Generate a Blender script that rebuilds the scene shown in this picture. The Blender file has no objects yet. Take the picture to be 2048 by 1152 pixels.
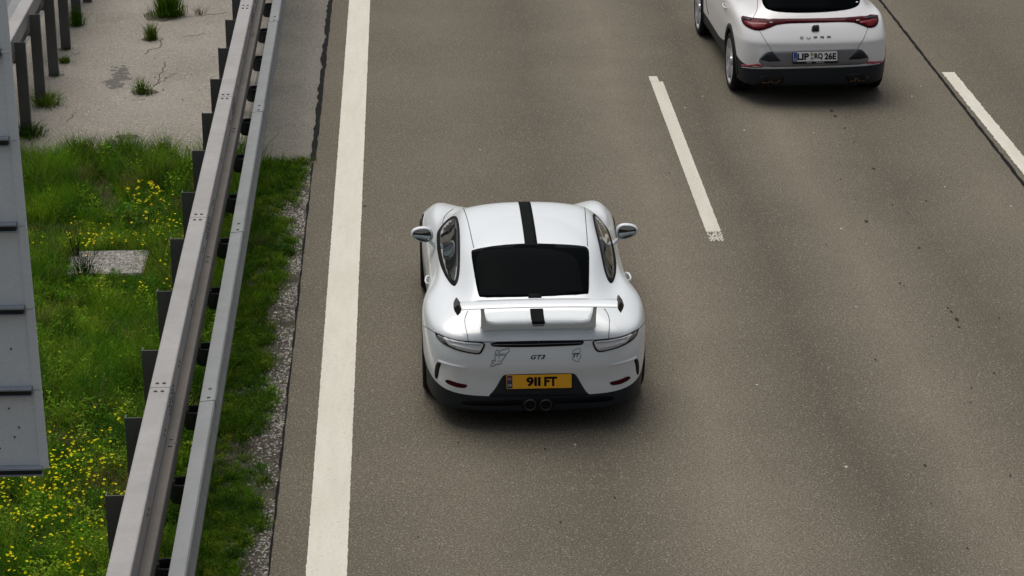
import bpy, bmesh, math, random
import numpy as np
from mathutils import Vector, Matrix, geometry
from mathutils.bvhtree import BVHTree
R = math.radians
rng = np.random.default_rng(7)
random.seed(7)
scn = bpy.context.scene
COL = scn.collection

# ------------------------------------------------------------------ camera
VPX, VPY, B, K, S, U0 = 790.0, -1215.0, 1900.0, 8.4, 43500.0, 1024.0
CX, CY = U0, VPY + B
_a = VPX - U0
F = S / K * math.cos(math.asin(B * K / S))
_n = math.sqrt(_a * _a + B * B + F * F)
PHI = math.asin(-_a / _n)
TH = math.acos(F / _n / math.cos(PHI))
CAMH = K * math.cos(TH)
FW = Vector((math.sin(PHI) * math.cos(TH), math.cos(PHI) * math.cos(TH), -math.sin(TH)))
RT = Vector((math.cos(PHI), -math.sin(PHI), 0))
UP = RT.cross(FW)
CAM = Vector((0, 0, CAMH))
cd = bpy.data.cameras.new('camera')
cam = bpy.data.objects.new('camera', cd)
COL.objects.link(cam)
cam.matrix_world = Matrix(((RT.x, UP.x, -FW.x, 0), (RT.y, UP.y, -FW.y, 0), (RT.z, UP.z, -FW.z, CAMH), (0, 0, 0, 1)))
cd.sensor_width = 36
cd.lens = F / 2048 * 36
cd.shift_y = (CY - 576) / 2048
cd.clip_end = 4000
scn.camera = cam

# ------------------------------------------------------------------ sky, sun, exposure (bright overcast)
SUN_EL, SUN_AZ = R(68), R(-25)      # azimuth measured from +Y (road direction) towards +X
w = bpy.data.worlds.new('World')
scn.world = w
w.use_nodes = True
nt = w.node_tree
bg = nt.nodes['Background']
sky = nt.nodes.new('ShaderNodeTexSky')
sky.sky_type = 'NISHITA'
sky.sun_disc = False
sky.sun_elevation = SUN_EL
sky.sun_rotation = SUN_AZ
sky.air_density = 1.0
sky.dust_density = 6.0
hs = nt.nodes.new('ShaderNodeHueSaturation')
hs.inputs['Saturation'].default_value = 0.5
nt.links.new(sky.outputs[0], hs.inputs['Color'])
nt.links.new(hs.outputs[0], bg.inputs[0])
bg.inputs[1].default_value = 0.095
sd = bpy.data.lights.new('sun', 'SUN')
sd.energy = 1.5
sd.angle = R(55)
sd.color = (1.0, 0.97, 0.92)
sun = bpy.data.objects.new('sun', sd)
COL.objects.link(sun)
sdir = Vector((math.sin(SUN_AZ) * math.cos(SUN_EL), math.cos(SUN_AZ) * math.cos(SUN_EL), math.sin(SUN_EL)))
sun.rotation_euler = sdir.to_track_quat('Z', 'Y').to_euler()
sun.location = (0, 0, 40)
scn.view_settings.view_transform = 'Standard'
scn.view_settings.look = 'None'
scn.view_settings.gamma = 1
scn.view_settings.use_curve_mapping = False
scn.view_settings.exposure = 0.10


def ray_dir(u, v):
    return (FW * F + RT * (u - CX) - UP * (v - CY)).normalized()


def at(u, v, z=0.0):
    d = ray_dir(u, v)
    return CAM + d * ((z - CAMH) / d.z)


def proj(p):
    q = Vector(p) - CAM
    zc = q.dot(FW)
    return CX + F * q.dot(RT) / zc, CY - F * q.dot(UP) / zc


def proj_np(P):
    Q = P - np.array(CAM)
    zc = Q @ np.array(FW)
    return CX + F * (Q @ np.array(RT)) / zc, CY - F * (Q @ np.array(UP)) / zc


# ------------------------------------------------------------------ materials
MATS = {}


class NT:
    def __init__(self, name):
        self.m = bpy.data.materials.new(name)
        self.m.use_nodes = True
        self.t = self.m.node_tree
        self.b = self.t.nodes['Principled BSDF']
        self.geo = None

    def n(self, typ, **kw):
        x = self.t.nodes.new(typ)
        for k, v in kw.items():
            setattr(x, k, v)
        return x

    def l(self, a, b):
        self.t.links.new(a, b)

    def pos(self):
        if self.geo is None:
            self.geo = self.n('ShaderNodeNewGeometry')
        return self.geo.outputs['Position']

    def vscale(self, s):
        m = self.n('ShaderNodeVectorMath', operation='MULTIPLY')
        self.l(self.pos(), m.inputs[0])
        m.inputs[1].default_value = s
        return m.outputs[0]

    def noise(self, scale, detail=4, rough=0.6, vec=None):
        x = self.n('ShaderNodeTexNoise')
        x.inputs['Scale'].default_value = scale
        x.inputs['Detail'].default_value = detail
        x.inputs['Roughness'].default_value = rough
        self.l(vec if vec is not None else self.pos(), x.inputs['Vector'])
        return x.outputs['Fac']

    def voro(self, scale, out='Distance', vec=None):
        x = self.n('ShaderNodeTexVoronoi')
        x.inputs['Scale'].default_value = scale
        self.l(vec if vec is not None else self.pos(), x.inputs['Vector'])
        return x.outputs[out]

    def ramp(self, fac, stops, interp='LINEAR'):
        x = self.n('ShaderNodeValToRGB')
        cr = x.color_ramp
        cr.interpolation = interp
        while len(cr.elements) < len(stops):
            cr.elements.new(0.5)
        for e, (p, c) in zip(cr.elements, stops):
            e.position = p
            e.color = (c, c, c, 1) if isinstance(c, (int, float)) else (*c, 1)
        self.l(fac, x.inputs[0])
        return x.outputs[0]

    def mix(self, fac, a, b, blend='MIX'):
        x = self.n('ShaderNodeMix', data_type='RGBA', blend_type=blend)
        for s, v in ((x.inputs[0], fac), (x.inputs[6], a), (x.inputs[7], b)):
            if isinstance(v, (int, float)):
                s.default_value = v
            elif isinstance(v, tuple):
                s.default_value = (*v, 1)
            else:
                self.l(v, s)
        return x.outputs[2]

    def math(self, op, a, b=0.0):
        x = self.n('ShaderNodeMath', operation=op)
        for s, v in ((x.inputs[0], a), (x.inputs[1], b)):
            if isinstance(v, (int, float)):
                s.default_value = v
            else:
                self.l(v, s)
        return x.outputs[0]

    def bump(self, h, strength=0.3, dist=0.01):
        x = self.n('ShaderNodeBump')
        x.inputs['Strength'].default_value = strength
        x.inputs['Distance'].default_value = dist
        self.l(h, x.inputs['Height'])
        self.l(x.outputs[0], self.b.inputs['Normal'])

    def col(self, c):
        if isinstance(c, tuple):
            self.b.inputs['Base Color'].default_value = (*c, 1)
        else:
            self.l(c, self.b.inputs['Base Color'])

    def set(self, **kw):
        for k, v in kw.items():
            self.b.inputs[k.replace('_', ' ')].default_value = v


def plain(name, col, rough=0.5, metal=0.0, coat=0.0, var=0.06, scale=6.0, spec=0.5):
    if name in MATS:
        return MATS[name]
    t = NT(name)
    f = t.ramp(t.noise(scale, 5), [(0.3, 1 - var), (0.7, 1 + var)])
    t.col(t.mix(1.0, col, f, 'MULTIPLY'))
    t.set(Roughness=rough, Metallic=metal, Coat_Weight=coat, Coat_Roughness=0.03)
    t.b.inputs['Specular IOR Level'].default_value = spec
    MATS[name] = t.m
    return t.m


def mat_asphalt(name, base, tracks=True, fine=1.0):
    t = NT(name)
    sep = t.n('ShaderNodeSeparateXYZ')
    t.l(t.pos(), sep.inputs[0])
    col = base
    n_big = t.ramp(t.noise(0.55, 4), [(0.3, 0.90), (0.7, 1.08)])
    c = t.mix(1.0, col, n_big, 'MULTIPLY')
    if tracks:
        # polished pale wheel paths, darker strips of drips and binder in the lane centres and beside the lane line
        wob = t.math('MULTIPLY', t.math('SUBTRACT', t.noise(0.35, 3, 0.5, t.vscale((1, 0.35, 1))), 0.5), 0.9)
        xx = t.math('ADD', sep.outputs['X'], wob)
        mr = t.n('ShaderNodeMapRange')
        mr.inputs['From Min'].default_value = -1.0
        mr.inputs['From Max'].default_value = 11.0
        t.l(xx, mr.inputs['Value'])

        def p(x):
            return (x + 1.0) / 12.0
        band = t.ramp(mr.outputs[0], [(p(-0.9), 0.93), (p(0.45), 1.02), (p(1.45), 0.80), (p(2.45), 1.30), (p(3.55), 0.74), (p(4.35), 1.22),
                                      (p(5.2), 0.80), (p(6.1), 1.12), (p(7.2), 0.82), (p(8.2), 0.98)])
        c = t.mix(1.0, c, band, 'MULTIPLY')
    g1 = t.ramp(t.noise(62, 4, 0.8), [(0.34, 0.35), (0.5, 1.0), (0.67, 1.85)])
    c = t.mix(0.85 * fine, c, t.mix(1.0, c, g1, 'MULTIPLY'))
    v = t.voro(120, 'Color')
    sp = t.n('ShaderNodeSeparateColor')
    t.l(v, sp.inputs[0])
    light = t.ramp(sp.outputs[0], [(0.93, 0.0), (0.97, 1.0)])
    dark = t.ramp(sp.outputs[1], [(0.88, 0.0), (0.95, 1.0)])
    c = t.mix(t.math('MULTIPLY', light, 0.55), c, (0.36, 0.34, 0.30))
    c = t.mix(t.math('MULTIPLY', dark, 0.45), c, (0.05, 0.045, 0.04))
    t.col(c)
    t.set(Roughness=0.9)
    t.b.inputs['Specular IOR Level'].default_value = 0.12
    t.bump(t.noise(110, 3, 0.7), 0.5, 0.004)
    return t.m


M = {}
M['road'] = mat_asphalt('asphalt_warm', (0.131, 0.115, 0.087))
M['far_road'] = mat_asphalt('asphalt_grey', (0.17, 0.17, 0.168), False)
M['shoulder'] = mat_asphalt('asphalt_shoulder', (0.168, 0.157, 0.134), False)


def mat_concrete():
    t = NT('median_concrete')
    c = t.mix(t.ramp(t.noise(0.7, 5), [(0.3, 0.0), (0.7, 1.0)]), (0.222, 0.203, 0.170), (0.292, 0.270, 0.232))
    st = t.ramp(t.noise(0.9, 6, 0.7, t.vscale((1.3, 1, 1))), [(0.56, 0.0), (0.72, 1.0)])
    c = t.mix(t.math('MULTIPLY', st, 0.35), c, (0.15, 0.135, 0.115))
    g = t.ramp(t.noise(85, 4, 0.7), [(0.3, 0.68), (0.7, 1.28)])
    c = t.mix(1.0, c, g, 'MULTIPLY')
    v = t.voro(75, 'Color')
    sp = t.n('ShaderNodeSeparateColor')
    t.l(v, sp.inputs[0])
    c = t.mix(t.math('MULTIPLY', t.ramp(sp.outputs[0], [(0.95, 0.0), (0.98, 1.0)]), 0.5), c, (0.62, 0.6, 0.56))
    c = t.mix(t.math('MULTIPLY', t.ramp(sp.outputs[1], [(0.96, 0.0), (0.98, 1.0)]), 0.7), c, (0.06, 0.055, 0.05))
    t.col(c)
    t.set(Roughness=0.95)
    t.b.inputs['Specular IOR Level'].default_value = 0.12
    t.bump(t.noise(70, 4), 0.4, 0.005)
    return t.m


M['concrete'] = mat_concrete()


def mat_line(name, profiled):
    t = NT(name)
    d = t.ramp(t.noise(3.0, 6, 0.7, t.vscale((2.5, 0.35, 1))), [(0.35, 0.0), (0.75, 1.0)])
    c = t.mix(d, (0.62, 0.595, 0.515), (0.54, 0.515, 0.435))
    c = t.mix(1.0, c, t.ramp(t.noise(60, 4), [(0.3, 0.9), (0.7, 1.06)]), 'MULTIPLY')
    sp = t.n('ShaderNodeSeparateColor')
    t.l(t.voro(55, 'Color'), sp.inputs[0])
    c = t.mix(t.math('MULTIPLY', t.ramp(sp.outputs[0], [(0.99, 0.0), (0.996, 1.0)]), 0.3), c, (0.25, 0.23, 0.19))
    if profiled:
        x = t.n('ShaderNodeTexChecker')
        x.inputs['Scale'].default_value = 38
        x.inputs['Color1'].default_value = (1, 1, 1, 1)
        x.inputs['Color2'].default_value = (0.80, 0.80, 0.78, 1)
        t.l(t.pos(), x.inputs['Vector'])
        c = t.mix(0.8, c, t.mix(1.0, c, x.outputs[0], 'MULTIPLY'))
    t.col(c)
    t.set(Roughness=0.8)
    t.b.inputs['Specular IOR Level'].default_value = 0.2
    t.bump(t.noise(120, 3), 0.25, 0.002)
    return t.m


M['line'] = mat_line('road_paint', False)
M['dash'] = mat_line('road_paint_profiled', True)


def mat_soil(name, a, b):
    t = NT(name)
    c = t.mix(t.ramp(t.noise(7, 6, 0.7), [(0.35, 0.0), (0.65, 1.0)]), a, b)
    c = t.mix(1.0, c, t.ramp(t.noise(60, 4), [(0.3, 0.6), (0.7, 1.4)]), 'MULTIPLY')
    t.col(c)
    t.set(Roughness=0.95)
    t.b.inputs['Specular IOR Level'].default_value = 0.1
    t.bump(t.noise(40, 5), 0.8, 0.02)
    return t.m


M['soil'] = mat_soil('soil', (0.050, 0.052, 0.020), (0.085, 0.072, 0.042))
M['gravelbed'] = mat_soil('gravel_bed', (0.052, 0.045, 0.033), (0.10, 0.09, 0.074))


def mat_attr(name, rough=0.6, trans=0.0, spec=0.35):
    t = NT(name)
    a = t.n('ShaderNodeAttribute')
    a.attribute_name = 'col'
    t.col(a.outputs['Color'])
    t.set(Roughness=rough)
    t.b.inputs['Specular IOR Level'].default_value = spec
    if trans:
        tr = t.n('ShaderNodeBsdfTranslucent')
        t.l(a.outputs['Color'], tr.inputs[0])
        mx = t.n('ShaderNodeMixShader')
        mx.inputs[0].default_value = trans
        out = t.t.nodes['Material Output']
        t.l(t.b.outputs[0], mx.inputs[1])
        t.l(tr.outputs[0], mx.inputs[2])
        t.l(mx.outputs[0], out.inputs[0])
    return t.m


M['leaf'] = mat_attr('foliage', 0.8, 0.35, 0.03)
M['petal'] = mat_attr('petals', 0.7, 0.2, 0.05)
M['stone'] = mat_attr('pebbles', 0.8)


def mat_galv(name, base, rough, metal=0.25, streak=0.12):
    t = NT(name)
    c = t.mix(t.ramp(t.noise(2.2, 5), [(0.3, 0.0), (0.7, 1.0)]), tuple(x * (1 - streak) for x in base), tuple(x * (1 + streak * .6) for x in base))
    c = t.mix(t.math('MULTIPLY', t.ramp(t.noise(7, 6, 0.7, t.vscale((1, 0.25, 1))), [(0.6, 0.0), (0.8, 1.0)]), 0.3), c, tuple(x * 0.66 for x in base))
    c = t.mix(1.0, c, t.ramp(t.noise(70, 3), [(0.3, 0.95), (0.7, 1.05)]), 'MULTIPLY')
    t.col(c)
    t.set(Roughness=rough, Metallic=metal)
    t.b.inputs['Specular IOR Level'].default_value = 0.25
    t.l(t.ramp(t.noise(9, 5), [(0.3, rough - 0.08), (0.7, rough + 0.12)]), t.b.inputs['Roughness'])
    return t.m


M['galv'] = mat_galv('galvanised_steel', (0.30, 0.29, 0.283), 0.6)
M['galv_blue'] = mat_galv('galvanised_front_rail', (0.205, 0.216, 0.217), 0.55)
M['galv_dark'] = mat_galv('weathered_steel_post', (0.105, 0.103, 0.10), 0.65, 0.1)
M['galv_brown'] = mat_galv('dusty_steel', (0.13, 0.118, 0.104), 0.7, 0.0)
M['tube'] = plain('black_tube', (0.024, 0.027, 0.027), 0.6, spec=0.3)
M['bolt'] = plain('bolt_steel', (0.11, 0.11, 0.11), 0.5, 0.4)
M['tar'] = plain('tar_joint', (0.010, 0.010, 0.010), 0.9, spec=0.1)
M['oil'] = plain('oil_spot', (0.040, 0.034, 0.027), 0.9, var=0.3, scale=40, spec=0.1)
M['signback'] = mat_galv('sign_aluminium', (0.74, 0.78, 0.785), 0.55, 0.0, 0.05)
M['signrib'] = mat_galv('sign_rib', (0.32, 0.36, 0.39), 0.45, 0.05, 0.05)
M['crack'] = plain('crack_line', (0.085, 0.074, 0.06), 0.9, spec=0.1)
M['stain'] = plain('damp_stain', (0.105, 0.096, 0.086), 0.9, var=0.25, scale=20)


def mat_paint(name, c):
    t = NT(name)
    d = t.ramp(t.noise(3.5, 5), [(0.35, 0.97), (0.7, 1.0)])
    t.col(t.mix(1.0, c, d, 'MULTIPLY'))
    t.set(Roughness=0.32, Coat_Weight=0.7, Coat_Roughness=0.06)
    return t.m


M['white'] = mat_paint('white_car_paint', (0.735, 0.775, 0.79))
M['pearl'] = mat_paint('pearl_white_paint', (0.80, 0.795, 0.78))
M['glass'] = plain('dark_glass', (0.0025, 0.0035, 0.004), 0.05, 0, 0.0, 0.0, spec=0.004)
M['sideglass'] = plain('side_glass', (0.005, 0.006, 0.006), 0.02, 0, 0.0, 0.0, spec=0.55)
M['blacktrim'] = plain('black_trim', (0.007, 0.007, 0.008), 0.6, spec=0.1)
M['plastic'] = plain('dark_plastic', (0.020, 0.025, 0.030), 0.5, var=0.08, spec=0.18)
M['gloss'] = plain('gloss_black', (0.006, 0.006, 0.007), 0.2, 0, 0.0, 0.0, spec=0.35)
M['stripe'] = plain('matt_black_stripe', (0.004, 0.005, 0.005), 0.6, spec=0.03)
M['gap'] = plain('panel_gap', (0.012, 0.012, 0.014), 0.9, spec=0.1)
M['lens'] = plain('clear_lens', (0.70, 0.705, 0.71), 0.2, 0.0, 0.3, 0.03)
M['lens2'] = plain('lamp_bar', (0.72, 0.72, 0.73), 0.2, 0.0, 0.5, 0.02)
M['lens3'] = plain('smoked_lens', (0.16, 0.165, 0.17), 0.15, 0.0, 0.3, 0.05)
M['red'] = plain('red_lens', (0.055, 0.002, 0.005), 0.25, 0, 0.0, 0.05, spec=0.1)
M['redglow'] = plain('bright_red_lens', (0.15, 0.004, 0.008), 0.2, 0, 0.0, 0.25, 60, spec=0.3)
M['redrefl'] = plain('red_reflector', (0.42, 0.03, 0.05), 0.3, 0, 0.5, 0.15, 60)
M['yellow'] = plain('yellow_plate', (0.80, 0.38, 0.006), 0.4, 0, 0.2, 0.04)
M['whiteplate'] = plain('white_plate', (0.80, 0.80, 0.76), 0.4, 0, 0.2, 0.03)
M['blue'] = plain('plate_blue', (0.015, 0.06, 0.32), 0.4)
M['navy'] = plain('plate_navy', (0.02, 0.03, 0.09), 0.4)
M['ink'] = plain('black_lettering', (0.006, 0.006, 0.006), 0.6, var=0.0, spec=0.15)
M['inkgrey'] = plain('grey_lettering', (0.04, 0.04, 0.044), 0.5, var=0.0, spec=0.2)
M['silverink'] = plain('pale_lettering', (0.5, 0.5, 0.5), 0.5, var=0.0)
M['gold'] = plain('seal_gold', (0.36, 0.30, 0.11), 0.5)
M['sealgrey'] = plain('seal_grey', (0.32, 0.34, 0.36), 0.5)
M['greytrim'] = plain('grey_trim', (0.19, 0.193, 0.205), 0.45, 0.2)
M['endplate'] = plain('end_plate_grey', (0.05, 0.048, 0.044), 0.5, spec=0.3)
M['chrome'] = plain('satin_chrome', (0.45, 0.46, 0.48), 0.25, 0.9)
M['alloy'] = plain('alloy_rim', (0.58, 0.58, 0.60), 0.28, 0.7)
M['copper'] = plain('copper_trim', (0.45, 0.24, 0.12), 0.35, 0.8)
M['exhaust'] = plain('exhaust_steel', (0.13, 0.12, 0.105), 0.4, 0.7)
M['tyre'] = plain('tyre_rubber', (0.008, 0.008, 0.008), 0.8, spec=0.2)
M['soot'] = plain('pipe_inside', (0.003, 0.003, 0.003), 0.9)
M['mirrorglass'] = plain('mirror_glass', (0.55, 0.60, 0.63), 0.02, 1.0, 0, 0.0)


def mat_slab():
    t = NT('exposed_aggregate')
    sp = t.n('ShaderNodeSeparateColor')
    t.l(t.voro(55, 'Color'), sp.inputs[0])
    c = t.ramp(sp.outputs[0], [(0.0, (0.09, 0.082, 0.07)), (0.5, (0.21, 0.198, 0.178)), (1.0, (0.40, 0.385, 0.36))])
    c = t.mix(1.0, c, t.ramp(t.noise(3, 4), [(0.3, 0.8), (0.7, 1.1)]), 'MULTIPLY')
    t.col(c)
    t.set(Roughness=0.9)
    t.bump(t.voro(55), 0.8, 0.01)
    return t.m


M['slab'] = mat_slab()

# ------------------------------------------------------------------ object helpers


def tag(o, label=None, cat=None, group=None, kind=None):
    for k, v in (('label', label), ('category', cat), ('group', group), ('kind', kind)):
        if v:
            o[k] = v
    return o


def link(name, me, mat=None, parent=None, smooth=False):
    if mat is not None and not len(me.materials):
        me.materials.append(mat)
    o = bpy.data.objects.new(name, me)
    COL.objects.link(o)
    if parent is not None:
        o.parent = parent
    if smooth:
        me.polygons.foreach_set('use_smooth', [True] * len(me.polygons))
    return o


def empty(name, loc, rz=0.0):
    o = bpy.data.objects.new(name, None)
    o.empty_display_size = 0.2
    COL.objects.link(o)
    o.location = loc
    o.rotation_euler = (0, 0, rz)
    return o


def pyobj(name, verts, faces, mat, parent=None, smooth=False):
    me = bpy.data.meshes.new(name)
    me.from_pydata([tuple(v) for v in verts], [], [tuple(f) for f in faces])
    me.update()
    return link(name, me, mat, parent, smooth)


def bmobj(name, bm, mat, parent=None, smooth=False):
    bmesh.ops.recalc_face_normals(bm, faces=bm.faces)
    me = bpy.data.meshes.new(name)
    bm.to_mesh(me)
    bm.free()
    return link(name, me, mat, parent, smooth)


def add_box(bm, x0, x1, y0, y1, z0, z1):
    v = [bm.verts.new(p) for p in ((x0, y0, z0), (x1, y0, z0), (x1, y1, z0), (x0, y1, z0), (x0, y0, z1), (x1, y0, z1), (x1, y1, z1), (x0, y1, z1))]
    for f in ((0, 3, 2, 1), (4, 5, 6, 7), (0, 1, 5, 4), (1, 2, 6, 5), (2, 3, 7, 6), (3, 0, 4, 7)):
        bm.faces.new([v[i] for i in f])
    return v


def box(name, dims, mat, parent=None, bevel=0.0):
    bm = bmesh.new()
    add_box(bm, *dims)
    if bevel:
        bmesh.ops.bevel(bm, geom=bm.edges[:], offset=bevel, segments=2, affect='EDGES', profile=0.5)
    return bmobj(name, bm, mat, parent)


def prism(name, prof, y0, y1, mat, parent=None, closed=True, ax='y'):
    """profile of (x,z) points swept straight along y"""
    n = len(prof)
    if ax == 'y':
        vs = [(x, y0, z) for x, z in prof] + [(x, y1, z) for x, z in prof]
    else:
        vs = [(y0, x, z) for x, z in prof] + [(y1, x, z) for x, z in prof]
    fs = [(i, (i + 1) % n, n + (i + 1) % n, n + i) for i in range(n if closed else n - 1)]
    if closed:
        fs += [tuple(range(n)), tuple(range(2 * n - 1, n - 1, -1))]
    bm = bmesh.new()
    bv = [bm.verts.new(v) for v in vs]
    for f in fs:
        bm.faces.new([bv[i] for i in f])
    return bmobj(name, bm, mat, parent)


def chaikin(p, it=2, closed=True):
    p = [tuple(q) for q in p]
    for _ in range(it):
        o = []
        n = len(p)
        for i in range(n if closed else n - 1):
            a, b = p[i], p[(i + 1) % n]
            o.append(tuple(x * .75 + y * .25 for x, y in zip(a, b)))
            o.append(tuple(x * .25 + y * .75 for x, y in zip(a, b)))
        if not closed:
            o = [p[0]] + o + [p[-1]]
        p = o
    return p


def tri2d(outline, grid):
    """constrained triangulation of an outline with inner grid points"""
    P = np.array(outline)
    n = len(P)
    x0, y0 = P.min(0)
    x1, y1 = P.max(0)
    gx, gy = np.meshgrid(np.arange(x0 + grid / 2, x1, grid), np.arange(y0 + grid / 2, y1, grid))
    G = np.stack([gx.ravel(), gy.ravel()], 1)
    ins = np.zeros(len(G), bool)
    dmin = np.full(len(G), 1e9)
    for i in range(n):
        a, b = P[i], P[(i + 1) % n]
        c = (a[1] > G[:, 1]) != (b[1] > G[:, 1])
        with np.errstate(divide='ignore', invalid='ignore'):
            xi = (b[0] - a[0]) * (G[:, 1] - a[1]) / (b[1] - a[1]) + a[0]
        ins ^= c & (G[:, 0] < xi)
        ab = b - a
        tt = np.clip(((G - a) @ ab) / (ab @ ab + 1e-12), 0, 1)
        dmin = np.minimum(dmin, np.linalg.norm(G - (a + tt[:, None] * ab), axis=1))
    G = G[ins & (dmin > grid * 0.35)]
    vs = [Vector(p) for p in P] + [Vector(p) for p in G]
    r = geometry.delaunay_2d_cdt(vs, [], [list(range(n))], 1, 1e-6)
    return [tuple(v) for v in r[0]], [tuple(f) for f in r[2]]


def sheet(name, outline, z, mat, parent=None, jitter=0.0):
    """flat sheet on the ground from an outline of (x,y)"""
    vs, fs = tri2d(outline, 1e6)
    return pyobj(name, [(x, y, z) for x, y in vs], fs, mat, parent)


def text2d(s, size, offset=0.0, shear=0.0, space=1.0):
    cu = bpy.data.curves.new('txt', 'FONT')
    cu.body = s
    cu.size = size
    cu.offset = offset
    cu.shear = shear
    cu.space_character = space
    cu.align_x = 'CENTER'
    cu.align_y = 'CENTER'
    cu.resolution_u = 4
    o = bpy.data.objects.new('txt', cu)
    COL.objects.link(o)
    dg = bpy.context.evaluated_depsgraph_get()
    dg.update()
    me = bpy.data.meshes.new_from_object(o.evaluated_get(dg))
    vs = np.array([v.co[:2] for v in me.vertices])
    fs = [tuple(p.vertices) for p in me.polygons]
    bpy.data.objects.remove(o)
    bpy.data.curves.remove(cu)
    bpy.data.meshes.remove(me)
    c = (vs.max(0) + vs.min(0)) / 2
    vs = vs - c
    return vs, fs


def stroke2d(pts, wd, closed=False):
    """a polyline of constant width as quads in 2D"""
    P = [Vector(p) for p in pts]
    n = len(P)
    L, Rr = [], []
    for i in range(n):
        a = P[i - 1] if (i > 0 or closed) else P[i]
        b = P[(i + 1) % n] if (i < n - 1 or closed) else P[i]
        d = (b - a)
        d = d.normalized() if d.length > 1e-9 else Vector((1, 0))
        nn = Vector((-d.y, d.x)) * wd / 2
        L.append(P[i] + nn)
        Rr.append(P[i] - nn)
    vs = [tuple(v) for v in L + Rr]
    fs = [(i, (i + 1) % n, n + (i + 1) % n, n + i) for i in range(n if closed else n - 1)]
    return vs, fs


# ------------------------------------------------------------------ setting
def gsheet(name, x0, x1, y0, y1, z, mat, kind='structure', parent=None):
    o = pyobj(name, [(x0, y0, z), (x1, y0, z), (x1, y1, z), (x0, y1, z)], [(0, 1, 2, 3)], mat, parent)
    if parent is None:
        tag(o, kind=kind)
    return o


MED_Y = at(500, 326).y                      # where the paved part of the median begins
g = gsheet('ground', -1500, 1500, -1500, 2500, -0.03, M['soil'])
tag(g, 'dark soil of the ground under the roads and the median', 'ground')
ROADL = -1.03
road = gsheet('road', ROADL, 18, -60, 400, 0.0, M['road'])
tag(road, 'wide warm grey asphalt carriageway with pale wheel tracks', 'road')
mp = gsheet('median_paving', -4.9, -1.84, MED_Y, 400, -0.006, M['concrete'])
tag(mp, 'pale beige concrete paving of the median with cracks and weeds', 'paving')
sh = gsheet('shoulder_strip', -1.84, ROADL, MED_Y, 400, -0.004, M['shoulder'])
tag(sh, 'grey asphalt strip between crash barrier and tar joint', 'paving')
gv = gsheet('gravel_verge', -1.75, ROADL, -60, MED_Y, -0.012, M['gravelbed'])
tag(gv, 'gravel bed of the verge beside the road edge', 'verge')
fr = gsheet('opposite_road', -20, -4.9, -60, 400, 0.0, M['far_road'])
tag(fr, 'plain grey asphalt of the opposite carriageway behind the far barrier', 'road')


def rough_edge_strip(name, x0, x1, y0, y1, z, mat, parent, amp=0.0016, step=0.03):
    ys = np.arange(y0, y1 + step, step)
    n = len(ys)
    a = x0 + rng.normal(0, amp, n)
    b = x1 + rng.normal(0, amp, n)
    vs = [(a[i], ys[i], z) for i in range(n)] + [(b[i], ys[i], z) for i in range(n)]
    fs = [(i, n + i, n + i + 1, i + 1) for i in range(n - 1)]
    return pyobj(name, vs, fs, mat, parent)


ex0, ex1 = at(655, 576).x, at(717, 576).x
e = rough_edge_strip('edge_line', ex0, ex1, 8, 60, 0.004, M['line'], road)
e['label'] = 'wide continuous cream edge line beside the crash barrier'
dx0, dx1 = at(1297, 153).x, at(1322, 153).x
d0, d1 = at(1435, 483).y, at(1310, 153).y
e = rough_edge_strip('lane_dash', dx0, dx0 + 0.15, d0 + 0.30, d1 - 0.25, 0.004, M['dash'], road)
e['label'] = 'cream lane dash between the two white cars'
e2 = rough_edge_strip('lane_dash', dx0, dx0 + 0.105, d1 - 0.24, d1, 0.004, M['dash'], road)
# worn near end of the dash: rows of small paint diamonds
vs, fs = [], []
k = 0
for j in range(9):
    for i in range(5):
        cx = dx0 + 0.012 + (i + 0.5 * (j % 2)) * 0.0285
        cy = d0 + 0.02 + j * 0.033
        if cx > dx0 + 0.15 or random.random() < .06:
            continue
        a, b = 0.0135 * random.uniform(.8, 1.1), 0.027 * random.uniform(.8, 1.1)
        cx += random.gauss(0, .002)
        vs += [(cx - a, cy, .004), (cx, cy - b, .004), (cx + a, cy, .004), (cx, cy + b, .004)]
        fs.append((k, k + 1, k + 2, k + 3))
        k += 4
e = pyobj('worn_dash_end', vs, fs, M['dash'], road)
rx0 = at(1885, 147).x
ry1 = at(1897, 147).y
e = rough_edge_strip('lane_dash', rx0, rx0 + 0.155, ry1 - 6.1, ry1, 0.004, M['line'], road, 0.004, 0.05)
e['label'] = 'cream lane dash beside the dark seam at the right'
for yy in (d0 - 18, d1 + 12):
    e = rough_edge_strip('lane_dash', dx0, dx0 + 0.15, yy, yy + 6, 0.004, M['line'], road)
    e = rough_edge_strip('lane_dash', rx0, rx0 + 0.15, yy, yy + 6, 0.004, M['line'], road)
sx0, sx1 = at(1760, 0).x, at(2048, 370).x
ys = np.arange(5, 70, 0.12)
xs = sx1 + (sx0 - sx1) * np.clip((ys - 24) / 9, -1, 2) + rng.normal(0, 0.003, len(ys))
wd = 0.019 + rng.normal(0, 0.003, len(ys))
n = len(ys)
e = pyobj('pavement_seam', [(xs[i] - wd[i], ys[i], .003) for i in range(n)] + [(xs[i] + wd[i], ys[i], .003) for i in range(n)],
          [(i, n + i, n + i + 1, i + 1) for i in range(n - 1)], M['tar'], road)
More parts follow.
